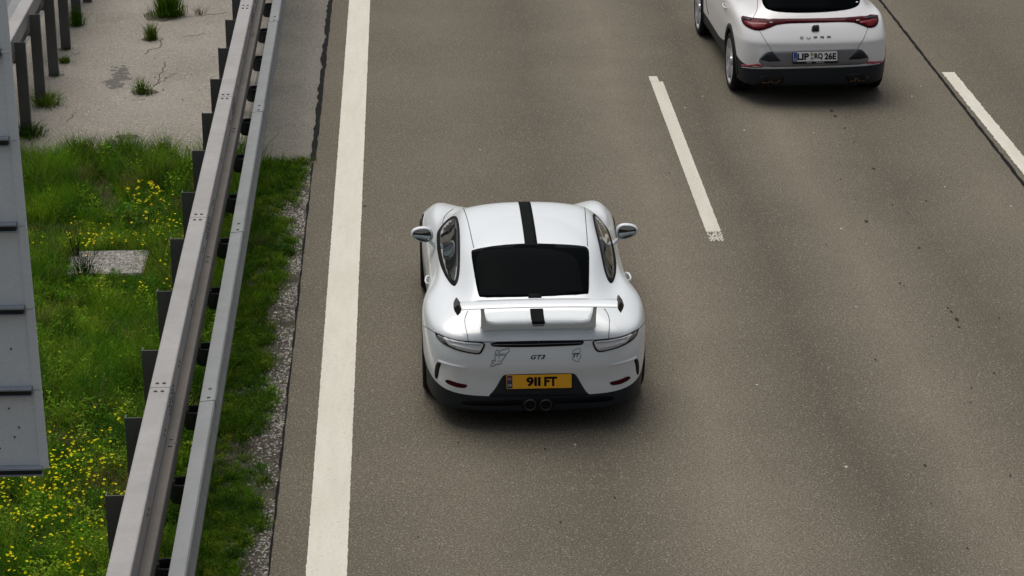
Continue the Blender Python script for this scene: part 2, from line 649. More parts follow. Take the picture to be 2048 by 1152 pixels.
# ragged tar joint along the road edge
for (ya, yb, wl, wr, am) in ((MED_Y + 0.05, 60, 0.030, 0.028, 0.016), (6, MED_Y, 0.012, 0.003, 0.007)):
    ys = np.arange(ya, yb, 0.05)
    n = len(ys)
    sm = np.convolve(rng.normal(0, am, n + 4), [.2, .3, .5, .3, .2], 'valid')
    sm2 = np.convolve(rng.normal(0, am * .5, n + 4), [.2, .3, .5, .3, .2], 'valid')
    e = pyobj('tar_joint', [(ROADL - wl + sm[i], ys[i], .006) for i in range(n)] + [(ROADL + wr + sm2[i], ys[i], .006) for i in range(n)],
              [(i, n + i, n + i + 1, i + 1) for i in range(n - 1)], M['tar'], road)


def blob(cx, cy, rx, ry, n=12, am=0.25, rot=0.0):
    o = []
    for i in range(n):
        a = 2 * math.pi * i / n
        r = 1 + random.uniform(-am, am)
        x, y = rx * r * math.cos(a), ry * r * math.sin(a)
        o.append((cx + x * math.cos(rot) - y * math.sin(rot), cy + x * math.sin(rot) + y * math.cos(rot)))
    return chaikin(o, 1)


for (u, v, s) in ((1663, 222, 5), (1670, 233, 5), (1690, 257, 5), (1747, 338, 6), (1692, 236, 3), (1733, 443, 7), (1785, 410, 4), (1852, 402, 5), (1708, 284, 3), (1637, 287, 3),
                  (1682, 360, 3), (1800, 567, 4), (1808, 572, 4), (1838, 496, 5), (1903, 624, 6), (1914, 640, 8), (1918, 655, 6), (1896, 616, 4), (1750, 720, 5), (1864, 673, 4),
                  (1941, 805, 4), (1850, 932, 5), (1862, 1007, 4), (2021, 952, 5), (1998, 637, 5), (1988, 747, 4), (1230, 996, 5), (1090, 899, 4), (917, 886, 4),
                  (1121, 1045, 5), (730, 413, 4), (1338, 346, 3), (1943, 776, 4), (1816, 426, 3), (1653, 490, 3), (1935, 1097, 5), (836, 1075, 4)):
    p = at(u, v)
    r = s * p.y / 6200
    sheet('oil_spot', blob(p.x, p.y, r * random.uniform(.6, 1.0), r * random.uniform(1.2, 2.2), 9, .3), 0.0035, M['oil'], road)
M['grit'] = plain('pale_grit', (0.5, 0.48, 0.44), 0.8)
for (u, v) in ((1842, 173), (1824, 193), (1405, 193), (1370, 216), (1890, 374), (1682, 458), (1712, 614), (1514, 770), (1692, 934), (1489, 261), (1627, 266), (2022, 413), (960, 300), (1150, 890)):
    p = at(u, v)
    r = random.uniform(.008, .014)
    sheet('grit_speck', blob(p.x, p.y, r, r * 1.3, 7), 0.0045, M['grit'], road)

# cracks, stains and potholes in the median paving
def crack(pts, wd=0.016, parent=mp, z=-0.003, mat='crack'):
    P = [at(u, v).to_2d() for u, v in pts]
    Q = [P[0]]
    for a, b in zip(P, P[1:]):
        k = max(2, int((b - a).length / 0.06))
        for i in range(1, k + 1):
            t = i / k
            d = (b - a).normalized()
            q = a.lerp(b, t) + Vector((-d.y, d.x)) * random.uniform(-.022, .022)
            Q.append(q)
    vs, fs = stroke2d([tuple(q) for q in Q], wd * .6)
    return pyobj('crack', [(x, y, z) for x, y in vs], fs, M[mat], parent)


crack([(325, 75), (318, 95), (296, 100), (290, 108)], 0.02)
crack([(333, 124), (322, 146), (318, 160), (308, 172)], 0.022)
crack([(308, 172), (330, 158), (352, 145)], 0.014)
crack([(345, 40), (375, 32), (410, 30), (452, 24)], 0.018)
crack([(365, 73), (395, 70), (412, 66)], 0.014)
crack([(152, 223), (140, 236), (133, 243)], 0.016)
crack([(64, 282), (62, 298), (75, 306), (80, 322)], 0.02)
crack([(140, 104), (152, 110), (160, 103)], 0.014)
crack([(200, 325), (300, 316), (400, 322)], 0.02)
crack([(290, 198), (262, 200)], 0.016)
crack([(1918, 154), (1955, 143), (1990, 160), (2048, 130)], 0.005, road, 0.003, 'oil')
for k_ in range(110):
    t_ = random.random()
    p = at(246 - 22 * t_ + random.gauss(0, 10), 136 + 36 * t_ + random.gauss(0, 6))
    r_ = random.uniform(.006, .032) * (1.25 - .7 * abs(t_ - .4))
    sheet('damp_stain', blob(p.x, p.y, r_ * random.uniform(.8, 2.2), r_ * random.uniform(1, 2.2), 12, .4), -0.0052 + k_ * .00002, M['stain'], mp)
M['hole'] = plain('pothole_dirt', (0.075, 0.06, 0.043), 0.95, var=0.4, scale=30)
for (u, v, rx, ry) in ((253, 273, .13, .10), (300, 77, .11, .13), (288, 183, .16, .12), (330, 30, .27, .34)):
    p = at(u, v)
    sheet('pothole', blob(p.x, p.y, rx, ry, 16, .2), -0.0025, M['hole'], mp)
for _ in range(70):
    u, v = random.uniform(130, 640), random.uniform(0, 310)
    p = at(u, v)
    if -4.8 < p.x < -1.2:
        r = random.uniform(.006, .014)
        sheet('grit_speck', blob(p.x, p.y, r, r * 1.4, 6), 0.0005, M['hole'] if random.random() < .7 else M['grit'], mp if p.x < -1.84 else sh)

# the overpass the camera stands on, behind the picture
op = empty('overpass', (0, -5, 0))
tag(op, 'concrete road bridge behind and below the camera', 'bridge', kind='structure')
M['bridge'] = plain('bridge_concrete', (0.22, 0.21, 0.19), 0.85, var=0.15, scale=1.5)
box('deck', (-60, 60, -5, 4.5, 5.1, 6.25), M['bridge'], op)
for yy in (-4.9, 4.25):
    box('parapet', (-60, 60, yy, yy + .3, 6.25, 6.75), M['bridge'], op)
for xx in (-2.9, 19, -24):
    box('pier', (xx - .45, xx + .45, -4, 3.4, -.2, 5.1), M['bridge'], op)

# ------------------------------------------------------------------ crash barriers
PITCH = 1.289


def bolt_mesh():
    bm = bmesh.new()
    bmesh.ops.create_cone(bm, cap_ends=True, segments=8, radius1=0.017, radius2=0.011, depth=0.012)
    me = bpy.data.meshes.new('bolt')
    bm.to_mesh(me)
    bm.free()
    me.materials.append(M['bolt'])
    return me


BOLT = bolt_mesh()


def put(name, me, loc, parent, rot=(0, 0, 0)):
    o = bpy.data.objects.new(name, me)
    COL.objects.link(o)
    o.parent = parent
    o.location = loc
    o.rotation_euler = rot
    return o


def hat(x0, x1, zt, h, th=0.0):
    c = 0.012
    return [(x0, zt - h), (x0, zt - c), (x0 + c * .3, zt - c * .3), (x0 + c, zt), (x1 - c, zt), (x1 - c * .3, zt - c * .3), (x1, zt - c), (x1, zt - h)]


def barrier(label, loc, rz, side, ypost, n0, n1, joints, group, pw=0.15):
    """steel box-beam crash barrier; local x=0 is the post face, traffic is on the +side"""
    t = empty('crash_barrier', loc, rz)
    tag(t, label, 'crash barrier', group)
    s = side

    def fx(prof):
        return [(s * x, z) for x, z in prof]
    ya, yb = ypost + PITCH * n0 - .6, ypost + PITCH * n1 + .6
    # posts: C channels
    pm = None
    for k in range(n0, n1 + 1):
        y = ypost + PITCH * k
        if pm is None:
            prof = [(0, 0), (pw, 0), (pw, 0.065), (pw - .009, 0.065), (pw - .009, 0.008), (0.009, 0.008), (0.009, 0.065), (0, 0.065)]
            bm = bmesh.new()
            lo = [bm.verts.new((s * a, b, -0.4)) for a, b in prof]
            hi = [bm.verts.new((s * a, b, 1.085)) for a, b in prof]
            m = len(prof)
            for i in range(m):
                bm.faces.new([lo[i], lo[(i + 1) % m], hi[(i + 1) % m], hi[i]])
            bm.faces.new(hi)
            bm.faces.new(lo)
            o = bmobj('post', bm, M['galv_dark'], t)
            o.location = (0, y, 0)
            pm = o.data
        else:
            put('post', pm, (0, y, 0), t)
    # beams in 4 m lengths, meeting at the joints
    step = PITCH * 3

    def lengths(name, prof, j0, mat, over, mat_b=None):
        js = [j0 + step * i for i in range(-8, 12)]
        out = []
        for a, b in zip(js, js[1:]):
            a2, b2 = max(a, ya), min(b, yb)
            if b2 - a2 < .3:
                continue
            out.append((a2, b2, prism(name, fx(prof), a2 + .003, b2 - .001, mat, t)))
        return out
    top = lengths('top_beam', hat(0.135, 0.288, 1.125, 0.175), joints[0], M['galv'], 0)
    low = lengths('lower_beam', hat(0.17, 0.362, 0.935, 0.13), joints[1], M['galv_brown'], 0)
    W = [(0.475, 0.845), (0.585, 0.855), (0.597, 0.845), (0.60, 0.79), (0.575, 0.745), (0.53, 0.715), (0.53, 0.685), (0.575, 0.655), (0.60, 0.61), (0.597, 0.555), (0.58, 0.545),
         (0.574, 0.56), (0.58, 0.605), (0.56, 0.64), (0.515, 0.672), (0.515, 0.728), (0.56, 0.76), (0.58, 0.80), (0.575, 0.838), (0.475, 0.832)]
    W = [(0.457 + (x - .475) * .93, z) for x, z in W]
    fro = lengths('front_rail', W, joints[2], M['galv_blue'], 0)
    for a, b, o in top:
        for yy, sg in ((a, 1), (b, -1)):
            for x in (0.185, 0.235):
                put('bolt', BOLT, (s * x, yy + sg * .075, 1.127), o)
            for kk in range(3):
                for zz in (1.06, 1.0):
                    put('bolt', BOLT, (s * 0.290, yy + sg * (.05 + .07 * kk), zz), o, (0, s * math.pi / 2, 0))
        for yy in np.arange(a + 0.65, b - .3, 1.289):
            for dy in (0, .09):
                put('bolt', BOLT, (s * 0.289, yy + dy, 1.03), o, (0, s * math.pi / 2, 0))
        if ya < a:
            pyobj('joint_gap', [(s * .134, a - .004, 1.1256), (s * .289, a - .004, 1.1256), (s * .289, a + .005, 1.1256), (s * .134, a + .005, 1.1256)], [(0, 1, 2, 3)], M['galv_dark'], o)
            box('splice_plate', (*sorted((s * .137, s * .286)), a - .16, a + .16, 1.105, 1.121), M['galv_dark'], o)
    for a, b, o in low:
        for yy, sg in ((a, 1), (b, -1)):
            put('bolt', BOLT, (s * 0.325, yy + sg * .06, 0.937), o)
        if ya < a:
            pyobj('joint_gap', [(s * .30, a - .005, .9358), (s * .37, a - .005, .9358), (s * .37, a + .006, .9358), (s * .30, a + .006, .9358)], [(0, 1, 2, 3)], M['galv_dark'], o)
    for a, b, o in fro:
        for dy in (.05, .22):
            put('bolt', BOLT, (s * 0.52, a + dy, 0.856), o)
        # overlap of the next length
        prism('rail_overlap', [(s * (x + .004), z + .004) for x, z in W[:8]] + [(s * x, z - .004) for x, z in W[7::-1]], a - .005, a + .30, M['galv_blue'], o)
    # deformation tubes between the lower beam and the front rail, each on a bracket
    tm = bmk = None
    CUPX = 0.40
    for k in range(n0, n1 + 1):
        y = ypost + PITCH * k - 0.235
        if tm is None:
            bm = bmesh.new()
            ns = 28
            ro, ri = 0.085, 0.073
            rings = [(ro, 0.555), (ro, 0.695), (ro - .003, 0.70), (ri + .003, 0.70), (ri, 0.695), (ri, 0.555)]
            vv = [[bm.verts.new((s * CUPX + r * math.cos(2 * math.pi * i / ns), r * math.sin(2 * math.pi * i / ns), z)) for i in range(ns)] for r, z in rings]
            for q in range(6):
                for i in range(ns):
                    bm.faces.new([vv[q][i], vv[q][(i + 1) % ns], vv[(q + 1) % 6][(i + 1) % ns], vv[(q + 1) % 6][i]])
            o = bmobj('spacer_tube', bm, M['tube'], t, True)
            o.location = (0, y, 0)
            tm = o.data
            o = box('bracket', (*sorted((s * 0.15, s * 0.35)), 0.0, 0.05, 0.57, 0.70), M['galv_dark'], t)
            o.location = (0, y - .02, 0)
            bmk = o.data
        else:
            put('spacer_tube', tm, (0, y, 0), t)
            put('bracket', bmk, (0, y - .02, 0), t)
    return t


pa, pb = at(210, 992, 1.085), at(450, 40, 1.085)
rz1 = -math.atan2(pb.x - pa.x, pb.y - pa.y)
npst = 10
ORG = Vector((pa.x, 0, 0))
# local frame runs along the barrier from the first visible post
barrier('grey steel crash barrier with black tubes beside the cream edge line', (pa.x, pa.y, 0), -rz1 * -1 if False else rz1, 1, 0.0, -4, 18,
        (at(320, 775, 1.125).y - pa.y, at(340, 886, .935).y - pa.y, at(415, 802, .85).y - pa.y), 'steel crash barriers along the median')
qa, qb = at(53, 272), at(175, 3)
rz2 = -math.atan2(qb.x - qa.x, qb.y - qa.y)
barrier('far crash barrier across the paved median, its posts facing this way', (qa.x + .06, qa.y, 0), rz2, -1, 0.0, -12, 14,
        (at(70, 30, 1.1).y - qa.y + 2.4, 1.0, 0.6), 'steel crash barriers along the median', 0.12)

# ------------------------------------------------------------------ back of the traffic sign at the left
sg0 = CAM + ray_dir(97, 936) * (14.0 / ray_dir(97, 936).dot(FW))
SY, SX, SZ0 = sg0.y, sg0.x, sg0.z


def z_on_sign(v):
    lo, hi = 0.0, 8.0
    for _ in range(40):
        m = (lo + hi) / 2
        if proj((SX, SY, m))[1] > v:
            lo = m
        else:
            hi = m
    return lo


sroot = empty('traffic_sign', (SX - 1.2, SY, 0))
tag(sroot, 'blue grey back of a large traffic sign with horizontal ribs', 'traffic sign')
ribz = [z_on_sign(v) for v in (936, 778, 616, 450, 279)]
dz = ribz[-1] - ribz[-2]
while ribz[-1] < 5.6:
    ribz.append(ribz[-1] + dz)
SWD = 2.4
lean = 0.012
for i, (a, b) in enumerate(zip(ribz, ribz[1:])):
    xr = 1.2 - lean * (a - ribz[0])
    xr2 = 1.2 - lean * (b - ribz[0])
    bm = bmesh.new()
    q = [(-1.2, 0, a), (xr, 0, a), (xr2, 0, b - .004), (-1.2, 0, b - .004)]
    v1 = [bm.verts.new(p) for p in q]
    v2 = [bm.verts.new((x, .012, z)) for x, y, z in q]
    bm.faces.new(v1)
    bm.faces.new(v2[::-1])
    for k in range(4):
        bm.faces.new([v1[k], v2[k], v2[(k + 1) % 4], v1[(k + 1) % 4]])
    bmobj('panel', bm, M['signback'], sroot)
    # upright flange along the edge
    bm = bmesh.new()
    q = [(xr - .045, -.006, a + .002), (xr + .004, -.006, a + .002), (xr2 + .004, -.006, b - .006), (xr2 - .045, -.006, b - .006)]
    v1 = [bm.verts.new((x, -.010, z)) for x, y, z in q]
    v2 = [bm.verts.new((x, -.001, z)) for x, y, z in q]
    bm.faces.new(v1)
    bm.faces.new(v2[::-1])
    for k in range(4):
        bm.faces.new([v1[k], v2[k], v2[(k + 1) % 4], v1[(k + 1) % 4]])
    bmobj('edge_flange', bm, M['signback'], sroot)
for i, a in enumerate(ribz):
    xr = 1.2 - lean * (a - ribz[0])
    prism('rib', [(-.002, a - .028), (-.050, a - .028), (-.050, a - .020), (-.012, a - .020), (-.012, a + .012), (-.056, a + .012), (-.056, a + .022), (-.002, a + .022)],
          -1.2, xr - (.05 if i else .03), M['signrib'], sroot, ax='x')
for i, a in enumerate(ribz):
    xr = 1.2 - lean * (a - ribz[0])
    box('rib_shade', (-1.195, xr - (.055 if i else .035), -.042, -.013, a - .0195, a + .0115), M['tube'], sroot)  # black filler standing in for the shade between the rib flanges
for (zz, xx) in ((ribz[0] + .13, .93), (ribz[0] + .20, 1.02), (ribz[0] + .26, 1.05), (ribz[0] + .38, 1.0), (ribz[1] + .25, 1.04)):
    put('bolt', BOLT, (xx, -.003, zz), sroot, (math.pi / 2, 0, 0)).scale = (.4, .4, .5)
for xx in (-.75, .35):
    bm = bmesh.new()
    bmesh.ops.create_cone(bm, cap_ends=True, segments=16, radius1=.055, radius2=.055, depth=6.0)
    o = bmobj('sign_post', bm, M['galv_dark'], sroot, True)
    o.location = (xx, .07, 2.9)

# ------------------------------------------------------------------ vegetation


def set_cols(me, cols):
    a = me.attributes.new('col', 'FLOAT_COLOR', 'POINT')
    c = np.ones((len(cols), 4), np.float32)
    c[:, :3] = cols
    a.data.foreach_set('color', c.ravel())


def np_mesh(name, V, loops, starts, totals):
    me = bpy.data.meshes.new(name)
    me.vertices.add(len(V))
    me.vertices.foreach_set('co', V.astype(np.float32).ravel())
    me.loops.add(len(loops))
    me.loops.foreach_set('vertex_index', loops.astype(np.int32))
    me.polygons.add(len(starts))
    me.polygons.foreach_set('loop_start', starts.astype(np.int32))
    me.polygons.foreach_set('loop_total', totals.astype(np.int32))
    me.update(calc_edges=True)
    me.validate()
    return me


def blade_arrays(P, h, wd, lean, col, az=None):
    """bent grass blades: 5 verts, one quad and one triangle each"""
    N = len(P)
    if az is None:
        az = rng.uniform(0, 2 * np.pi, N)
    fa = rng.uniform(0, 2 * np.pi, N)
    sx, sy = np.cos(fa) * wd / 2, np.sin(fa) * wd / 2
    lx, ly = np.cos(az) * lean, np.sin(az) * lean
    V = np.zeros((N, 5, 3))
    V[:, 0] = P + np.stack([-sx, -sy, 0 * h], 1)
    V[:, 1] = P + np.stack([sx, sy, 0 * h], 1)
    mid = P + np.stack([lx * .35, ly * .35, h * .6], 1)
    V[:, 2] = mid + np.stack([sx * .8, sy * .8, 0 * h], 1)
    V[:, 3] = mid + np.stack([-sx * .8, -sy * .8, 0 * h], 1)
    V[:, 4] = P + np.stack([lx, ly, h], 1)
    C = np.repeat(col[:, None, :], 5, 1)
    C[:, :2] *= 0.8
    return V.reshape(-1, 3), C.reshape(-1, 3), N


def blade_faces(N, off=0):
    b = np.arange(N)[:, None] * 5 + off
    return (b + np.array([0, 1, 2, 3])), (b + np.array([3, 2, 4]))


def leaf_arrays(P, ln, wd, col, tilt, az=None):
    """small broad leaves: 6 verts in 2 quads folded on the midrib"""
    N = len(P)
    if az is None:
        az = rng.uniform(0, 2 * np.pi, N)
    d = np.stack([np.cos(az) * np.cos(tilt), np.sin(az) * np.cos(tilt), np.sin(tilt)], 1)
    s = np.stack([-np.sin(az), np.cos(az), 0 * az], 1)
    upv = np.array([0, 0, 1.0])
    V = np.zeros((N, 6, 3))
    V[:, 0] = P
    V[:, 1] = P + d * (ln * .45)[:, None] + s * (wd / 2)[:, None] + upv * (wd * .18)[:, None]
    V[:, 2] = P + d * (ln * .5)[:, None]
    V[:, 3] = P + d * (ln * .45)[:, None] - s * (wd / 2)[:, None] + upv * (wd * .18)[:, None]
    V[:, 4] = P + d * (ln)[:, None] - upv * (ln * .12)[:, None]
    V[:, 5] = P + d * (ln * .5)[:, None]
    C = np.repeat(col[:, None, :], 6, 1)
    return V.reshape(-1, 3), C.reshape(-1, 3), N


def leaf_faces(N, off=0):
    b = np.arange(N)[:, None] * 6 + off
    return (b + np.array([0, 1, 4, 2])), (b + np.array([0, 2, 4, 3]))


def plant_mesh(name, blades, leaves):
    Vs, Cs, L, T = [], [], [], []
    off = 0
    for arr in blades:
        V, C, N = arr
        q, t = blade_faces(N, off)
        Vs.append(V)
        Cs.append(C)
        L += [q.ravel(), t.ravel()]
        T += [np.full(N, 4), np.full(N, 3)]
        off += len(V)
    for arr in leaves:
        V, C, N = arr
        q, t = leaf_faces(N, off)
        Vs.append(V)
        Cs.append(C)
        L += [q.ravel(), t.ravel()]
        T += [np.full(N, 4), np.full(N, 4)]
        off += len(V)
    V = np.concatenate(Vs)
    tot = np.concatenate(T)
    st = np.concatenate([[0], np.cumsum(tot)[:-1]])
    me = np_mesh(name, V, np.concatenate(L), st, tot)
    set_cols(me, np.concatenate(Cs))
    me.materials.append(M['leaf'])
    return me


def vnoise(x, y, s, seed=0):
    """smooth value noise 0..1"""
    r = np.random.default_rng(seed).random((64, 64))
    fx, fy = x * s + 17.3, y * s + 5.1
    ix, iy = np.floor(fx).astype(int), np.floor(fy).astype(int)
    tx, ty = fx - ix, fy - iy
    tx, ty = tx * tx * (3 - 2 * tx), ty * ty * (3 - 2 * ty)
    g = lambda a, b: r[a % 64, b % 64]
    return (g(ix, iy) * (1 - tx) + g(ix + 1, iy) * tx) * (1 - ty) + (g(ix, iy + 1) * (1 - tx) + g(ix + 1, iy + 1) * tx) * ty


def gcol(N, base, var=0.25):
    c = np.array(base)[None, :] * rng.uniform(1 - var, 1 + var, (N, 1))
    c[:, 0] *= rng.uniform(.8, 1.3, N)
    c[:, 2] *= rng.uniform(.7, 1.3, N)
    return np.clip(c, 0, 1)


# slab corners
SLAB = [at(168, 514), at(296, 505), at(291, 553), at(120, 562)]
slx0, slx1 = at(140, 535).x, at(293, 530).x
sly0, sly1 = at(290, 556).y, at(295, 508).y
slx_far = at(60, 520).x


def in_slab(x, y, m=0.0):
    a = (x > slx0 + .15 - m) & (x < slx1 + m) & (y > sly0 + .04 - m) & (y < sly1 + m)
    return a


def scatter(n, x0, x1, y0, y1):
    return rng.uniform(x0, x1, n), rng.uniform(y0, y1, n)


# grass of the median: height field of lush and sparse spots
def lush(x, y):
    return np.clip(0.15 + 1.1 * (0.6 * vnoise(x, y, 0.9, 1) + 0.4 * vnoise(x, y, 2.4, 2)), 0, 1.2)


def bare_at(u_, v_):
    return (np.exp(-(((u_ - 213) / 30) ** 2 + ((v_ - 390) / 45) ** 2)) + .8 * np.exp(-(((u_ - 322) / 36) ** 2 + ((v_ - 402) / 15) ** 2)) + .7 * np.exp(-(((u_ - 120) / 40) ** 2 + ((v_ - 455) / 12) ** 2))
            + .8 * np.exp(-(((u_ - 95) / 25) ** 2 + ((v_ - 640) / 10) ** 2)) + .8 * np.exp(-(((u_ - 120) / 30) ** 2 + ((v_ - 835) / 16) ** 2)))


PAL = [(0.090, 0.225, 0.012), (0.125, 0.280, 0.016), (0.185, 0.325, 0.020), (0.066, 0.180, 0.020), (0.225, 0.330, 0.035), (0.050, 0.140, 0.016)]
blist, llist = [], []
# thin low undergrowth
N = 70000
x, y = scatter(N, -4.75, -1.72, 13.2, MED_Y + .1)
u_, v_ = proj_np(np.stack([x, y, 0 * x], 1))
keep = (~in_slab(x, y, .02)) & (rng.random(N) > bare_at(u_, v_) * .9)
x, y = x[keep], y[keep]
N = len(x)
h = rng.uniform(.03, .09, N) * (.5 + lush(x, y))
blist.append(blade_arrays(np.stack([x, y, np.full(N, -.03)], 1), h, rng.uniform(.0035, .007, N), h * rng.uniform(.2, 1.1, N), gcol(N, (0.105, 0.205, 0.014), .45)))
# clumps: each its own height, kind and green
NC = 3000
cx_, cy_ = scatter(NC, -4.75, -1.70, 13.2, MED_Y + .06)
cu_, cv_ = proj_np(np.stack([cx_, cy_, 0 * cx_], 1))
okc = (~in_slab(cx_, cy_, .05)) & (rng.random(NC) > bare_at(cu_, cv_) * 1.1)
lowb = np.exp(-(((cv_ - 470) / 30) ** 2))
for i in np.nonzero(okc)[0]:
    lu = float(lush(np.array([cx_[i]]), np.array([cy_[i]]))[0])
    fr_e = cy_[i] > MED_Y - .9
    kind = rng.random()
    near_ = np.clip((cv_[i] - 640) / 200, 0, 1)
    r = rng.uniform(.035, .11)
    hh0 = (rng.uniform(.10, .36) * (.35 + .9 * lu) + (.10 if fr_e else 0)) * (1 - .68 * lowb[i])
    if slx0 - .1 < cx_[i] < slx1 + .1 and sly0 - .55 < cy_[i] < sly1:
        hh0 *= .38
    base = np.array(PAL[int(rng.integers(0, len(PAL)))]) * rng.uniform(.75, 1.2)
    leafy = kind < .30 + .35 * near_
    n = int(rng.integers(14, 26)) if leafy else int(rng.integers(45, 95))
    ra = np.abs(rng.normal(0, r, n))
    an_ = rng.uniform(0, 6.283, n)
    P = np.stack([cx_[i] + ra * np.cos(an_), cy_[i] + ra * np.sin(an_), np.full(n, -.03)], 1)
    hh = hh0 * rng.uniform(.5, 1.15, n)
    if kind > .955:
        base = np.array((.20, .17, .075)) * rng.uniform(.6, 1.1)
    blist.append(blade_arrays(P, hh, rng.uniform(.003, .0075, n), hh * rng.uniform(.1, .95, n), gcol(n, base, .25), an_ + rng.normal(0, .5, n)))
    if leafy:
        k = int(rng.integers(50, 110))
        ra = np.abs(rng.normal(0, r * 1.2, k))
        an_ = rng.uniform(0, 6.283, k)
        zz = hh0 * rng.uniform(.15, .85, k) * np.clip(1.2 - ra / (r * 2.6), .2, 1)
        ln = rng.uniform(.012, .034, k) * rng.uniform(.8, 1.5)
        llist.append(leaf_arrays(np.stack([cx_[i] + ra * np.cos(an_), cy_[i] + ra * np.sin(an_), zz - .02], 1), ln, ln * rng.uniform(.35, .7, k), gcol(k, base, .3), rng.uniform(-.2, .9, k), an_ + rng.normal(0, .8, k)))
    elif kind > .6:
        # feathery: short fine leaflets up the stems
        k = n * 3
        j = rng.integers(0, n, k)
        t_ = rng.uniform(.25, 1, k)
        ln = rng.uniform(.012, .028, k)
        P2 = P[j] + np.stack([rng.normal(0, .008, k), rng.normal(0, .008, k), hh[j] * t_], 1)
        llist.append(leaf_arrays(P2, ln, ln * .22, gcol(k, base * 1.05, .3), rng.uniform(.1, 1.2, k)))

# thin brown stalks standing above the green
NS_ = 420
x, y = scatter(NS_, -4.7, -1.95, 13.3, MED_Y - .1)
keep = ~in_slab(x, y, .05)
x, y = x[keep], y[keep]
NS_ = len(x)
h = rng.uniform(.16, .38, NS_)
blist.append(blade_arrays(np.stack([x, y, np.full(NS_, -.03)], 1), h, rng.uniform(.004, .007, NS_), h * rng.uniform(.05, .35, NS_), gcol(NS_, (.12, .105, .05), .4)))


def cat(parts_):
    return np.concatenate([p[0] for p in parts_]), np.concatenate([p[1] for p in parts_]), sum(p[2] for p in parts_)


me = plant_mesh('grass', [cat(blist)], [cat(llist)])
o = link('grass', me)
tag(o, 'lush green grass and weeds covering the median', 'grass', kind='stuff')

# low ground cover between the barrier and the gravel
blist, llist = [], []
NC = 4200
cx_, cy_ = scatter(NC, -1.95, -1.08, 13.2, MED_Y - .02)
edge = -1.19 + .26 * (vnoise(cx_ * 0, cy_, .9, 11) - .5) + .22 * (vnoise(cx_ * 0, cy_, 3.1, 12) - .5)
cov = vnoise(cx_, cy_, 1.7, 13) * .6 + vnoise(cx_, cy_, 5.0, 14) * .4
okc = rng.random(NC) < np.clip((edge - cx_) / .14 + .3, 0.0, 1) * np.clip((cov - .12) * 3.6, .2, 1)
for i in np.nonzero(okc)[0]:
    base = np.array(PAL[int(rng.integers(0, len(PAL)))]) * rng.uniform(.38, .85)
    r = rng.uniform(.02, .065)
    hh0 = rng.uniform(.02, .09) * (.5 + cov[i])
    k = int(rng.integers(35, 80))
    ra, an_ = np.abs(rng.normal(0, r, k)), rng.uniform(0, 6.283, k)
    ln = rng.uniform(.008, .024, k)
    zz = hh0 * rng.uniform(.05, 1, k) * np.clip(1.2 - ra / (r * 2.4), .15, 1)
    llist.append(leaf_arrays(np.stack([cx_[i] + ra * np.cos(an_), cy_[i] + ra * np.sin(an_), zz - .012], 1), ln, ln * rng.uniform(.25, .65, k), gcol(k, base, .35), rng.uniform(-.1, 1.0, k), an_ + rng.normal(0, .8, k)))
    n = int(rng.integers(10, 30))
    ra, an_ = np.abs(rng.normal(0, r, n)), rng.uniform(0, 6.283, n)
    hh = hh0 * rng.uniform(.5, 1.6, n)
    blist.append(blade_arrays(np.stack([cx_[i] + ra * np.cos(an_), cy_[i] + ra * np.sin(an_), np.full(n, -.012)], 1), hh, rng.uniform(.003, .006, n), hh * rng.uniform(.2, 1, n), gcol(n, base * 1.15, .3), an_))
me = plant_mesh('ground_cover', [cat(blist)], [cat(llist)])
tag(link('ground_cover', me), 'low dark green ground cover between barrier and gravel', 'ground cover', kind='stuff')

# pebbles of the gravel verge
N = 12000
x = ROADL - .012 - np.abs(rng.normal(0, .15, N))
y = rng.uniform(13.2, MED_Y, N)
keep = (x > -1.72) & (rng.random(N) < .30 + 1.5 * (.6 * vnoise(x, y, 2.5, 21) + .4 * vnoise(x, y, 8, 22) - .35))
x, y = x[keep], y[keep]
N = len(x)
r = rng.uniform(.004, .013, N) * np.where(rng.random(N) < .04, 1.6, 1)
oc = np.array([(1, 0, 0), (.3, .95, 0), (-.8, .6, 0), (-.8, -.6, 0), (.3, -.95, 0), (0, 0, .75), (0, 0, -.3)])
an = rng.uniform(0, 6.28, N)
ca, sa = np.cos(an), np.sin(an)
V = np.repeat(oc[None], N, 0) * r[:, None, None] * rng.uniform(.75, 1.25, (N, 7, 3))
X = V[..., 0] * ca[:, None] - V[..., 1] * sa[:, None]
Y = V[..., 0] * sa[:, None] + V[..., 1] * ca[:, None]
V = np.stack([X + x[:, None], Y + y[:, None], V[..., 2] - .009], -1)
tf = np.array([(0, 1, 5), (1, 2, 5), (2, 3, 5), (3, 4, 5), (4, 0, 5)])
L = (np.arange(N)[:, None, None] * 7 + tf[None]).reshape(-1)
me = np_mesh('pebbles', V.reshape(-1, 3), L, np.arange(N * 5) * 3, np.full(N * 5, 3))
c = np.array((0.19, 0.178, 0.157))[None] * rng.uniform(.3, 2.0, (N, 1)) * rng.uniform(.93, 1.07, (N, 3))
set_cols(me, np.repeat(np.clip(c, 0, .75), 7, 0))
me.materials.append(M['stone'])
tag(link('pebbles', me), 'pale loose pebbles along the edge of the asphalt', 'gravel', kind='stuff')

